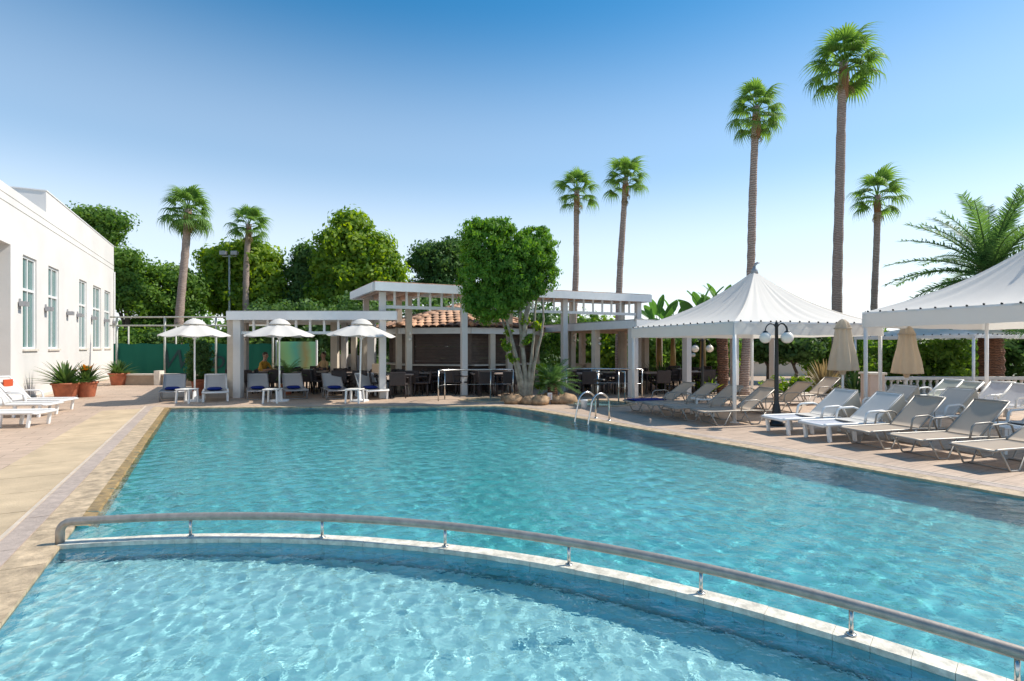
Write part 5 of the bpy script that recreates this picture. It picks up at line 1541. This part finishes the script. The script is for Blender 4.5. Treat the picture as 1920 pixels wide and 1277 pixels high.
def banana(label, px, Y, zt, n, sc, seed):
    rg = random.Random(seed); t = thing('banana_plant', label, 'plant', (X(px,Y),Y,0), group='banana plants behind the pavilion')
    MB().tube([(0,0,0),(0,0,zt)], [.16,.09], 9).build('stem', M['leaf_straw'], t, True)
    for k in range(n):
        f = (k+.5)/n; az = (k % 2)*PI+rg.uniform(-.7,.7); el = R(86)-R(62)*f+R(rg.uniform(-6,6)); s_ = sc*rg.uniform(.85,1.1)
        link('leaf', PAD[k % 2], t, (0,0,zt-.3*f), (rg.uniform(-1.2,1.2),-el,az), (s_,s_,s_))
banana('banana plant with upright paddle leaves right of the pergola end', 1236, 25, 2.6, 9, .72, 1)
banana('banana plant in the middle of the paddle leaf clump', 1262, 25.5, 2.5, 8, .75, 2)
banana('banana plant against the tent slope, leaves leaning over it', 1318, 25, 3.0, 9, .8, 3)
banana('banana plant nearest the tent peak', 1352, 26, 3.2, 8, .8, 4)

# ================================================================== pots and garden plants
def blades(n, L_, w, seed, spread=70, up=85, mt='leaf_pot', arch=.5):
    rg = random.Random(seed); mb = MB()
    for k in range(n):
        az = rg.uniform(0,2*PI); el = R(up-spread*rg.random()**1.1); l = L_*rg.uniform(.6,1.1); c, s = math.cos(az), math.sin(az)
        vs = []; m_ = 5
        for j in range(m_+1):
            a = j/m_; h_ = l*a*math.cos(el)+.25*l*arch*a*a; z = l*a*math.sin(el)-arch*.35*l*a**2.4
            ww = w*math.sin(PI*(.12+.86*a))**.8
            r0_ = .03
            vs += [(c*(r0_+h_)-s*ww, s*(r0_+h_)+c*ww, z),(c*(r0_+h_), s*(r0_+h_), z-.3*ww),(c*(r0_+h_)+s*ww, s*(r0_+h_)-c*ww, z)]
        fs = []
        for j in range(m_): fs += [(3*j,3*j+1,3*j+4,3*j+3),(3*j+1,3*j+2,3*j+5,3*j+4)]
        mb.add(vs, fs)
    return mb
def pot_plant(label, px, py, rt, h, leafL, n, seed, mt='leaf_pot', flowers=True, w=.035):
    p = G(px, py); t = thing('potted_plant', label, 'potted plant', tuple(p), random.uniform(0,6), 'plants in terracotta pots')
    pot = MB().lathe([(rt*.68,0),(rt*.72,.02),(rt*.93,h*.86),(rt*.95,h*.88),(rt*1.04,h*.89),(rt*1.05,h),(rt*.94,h),(rt*.9,h*.9)], 28).build('pot', M['terracotta'], t, True)
    MB().lathe([(.001,h*.9),(rt*.9,h*.9)], 20).build('soil', M['soil'], pot)
    mb = blades(n, leafL, w, seed, mt=mt); mb.v = [(x,y,z+h*.85) for x,y,z in mb.v]
    mb.build('leaves', M[mt], t, True, 'stuff')
    if flowers:
        fm = blades(14, leafL*.35, w*.7, seed+50); fm.v = [(x*2.2+.0,y*2.2,z+h*.85+leafL*.55) for x,y,z in fm.v]; fm.build('flowers', M['leaf_red'], t, True, 'stuff')
    return t
pot_plant('terracotta pot with spiky green plant, closest to the loungers by the wall', 123,747,.37,.50,.95,120,1, flowers=False)
pot_plant('terracotta pot with orange tipped plant, middle of the three', 162,744,.32,.50,.80,100,2, flowers=True)
pot_plant('terracotta pot with wide leafy plant at the building far corner', 223,722,.38,.52,.75,110,3, flowers=False)
pot_plant('potted orange and yellow croton cut by the picture edge', 2,742,.32,.45,.8,90,4,'leaf_red', flowers=False, w=.05)
t = pot_plant('red pot with dark cone shaped shrub behind the first side table', 374,741,.27,.55,.3,20,5,'leaf_dark', flowers=False)
V, F = leaves([((0,0,.9),(.34,.34,.45)),((0,0,1.35),(.30,.30,.42)),((0,0,1.7),(.2,.2,.25))], 5000, .05, 31, clump=.12, shell=.6)
fastmesh('shrub_foliage', V, F, M['leaf_dark'], t); t.rotation_euler = (0,0,0)
t = pot_plant('potted small palm among the tables by the pastel panel', 538,739.5,.2,.35,.3,10,6,'leaf_mid', flowers=False)
CYC = feather_mesh(9, 1.0, .75, 44, .17, .011, 'leaf_date')
for k in range(18):
    f = (k+.5)/18; link('frond', CYC, t, (0,0,.65), (0,-(R(80)-R(75)*f),k*2.4), (.75,.75,.75))
MB().tube([(0,0,.3),(0,0,.66)], .06, 8).build('stem', M['date_trunk'], t)
p = G(1036,753)
t = thing('cycad', 'cycad with arching green fronds among the rocks by the pool', 'plant', tuple(p))
MB().lathe([(.12,0),(.16,.1),(.15,.45),(.1,.55)], 12).build('trunk', M['date_trunk'], t)
for k in range(46):
    f = (k+.5)/46; s_ = random.uniform(.8,1.05)
    link('frond', CYC, t, (random.uniform(-.05,.05),random.uniform(-.05,.05),.5), (random.uniform(-.3,.3),-(R(80)-R(80)*f),k*2.399), (s_,s_,s_))
p = G(1012,752)
t = thing('croton', 'yellow leaved croton between the tree and the cycad', 'plant', tuple(p))
V, F = leaves([((0,0,.65),(.2,.2,.35)),((.08,0,.9),(.14,.14,.2))], 500, .06, 33, clump=.1, shell=.4); fastmesh('foliage', V, F, M['leaf_yellow'], t)
MB().tube([(0,0,0),(0,0,.6)], .015, 6).build('stem', M['bark'], t)
for px, py, n, L_, mt, lab, s in ((1548,740,90,1.35,'leaf_straw','spiky bronze flax plant behind the white loungers',1),(1602,742,60,1.1,'leaf_pot','spiky green plant beside the pink pier',2),(1240,732,80,1.4,'leaf_pot','tall grassy plant between the pavilion columns',3),(1312,730,60,.9,'leaf_yellow','light green spiky plant beside the patterned palm trunk',4),(1330,738,50,.7,'leaf_yellow','small pale plant at the foot of the patterned palm',5)):
    p = G(px, py); t = thing('spiky_plant', lab, 'plant', tuple(p)); blades(n, L_, .03, s+70, 55, 88, arch=.35).build('leaves', M[mt], t, True, 'stuff')
    MB().lathe([(.1,0),(.08,.06)], 10).build('crown_base', M['bark_dark'], t)
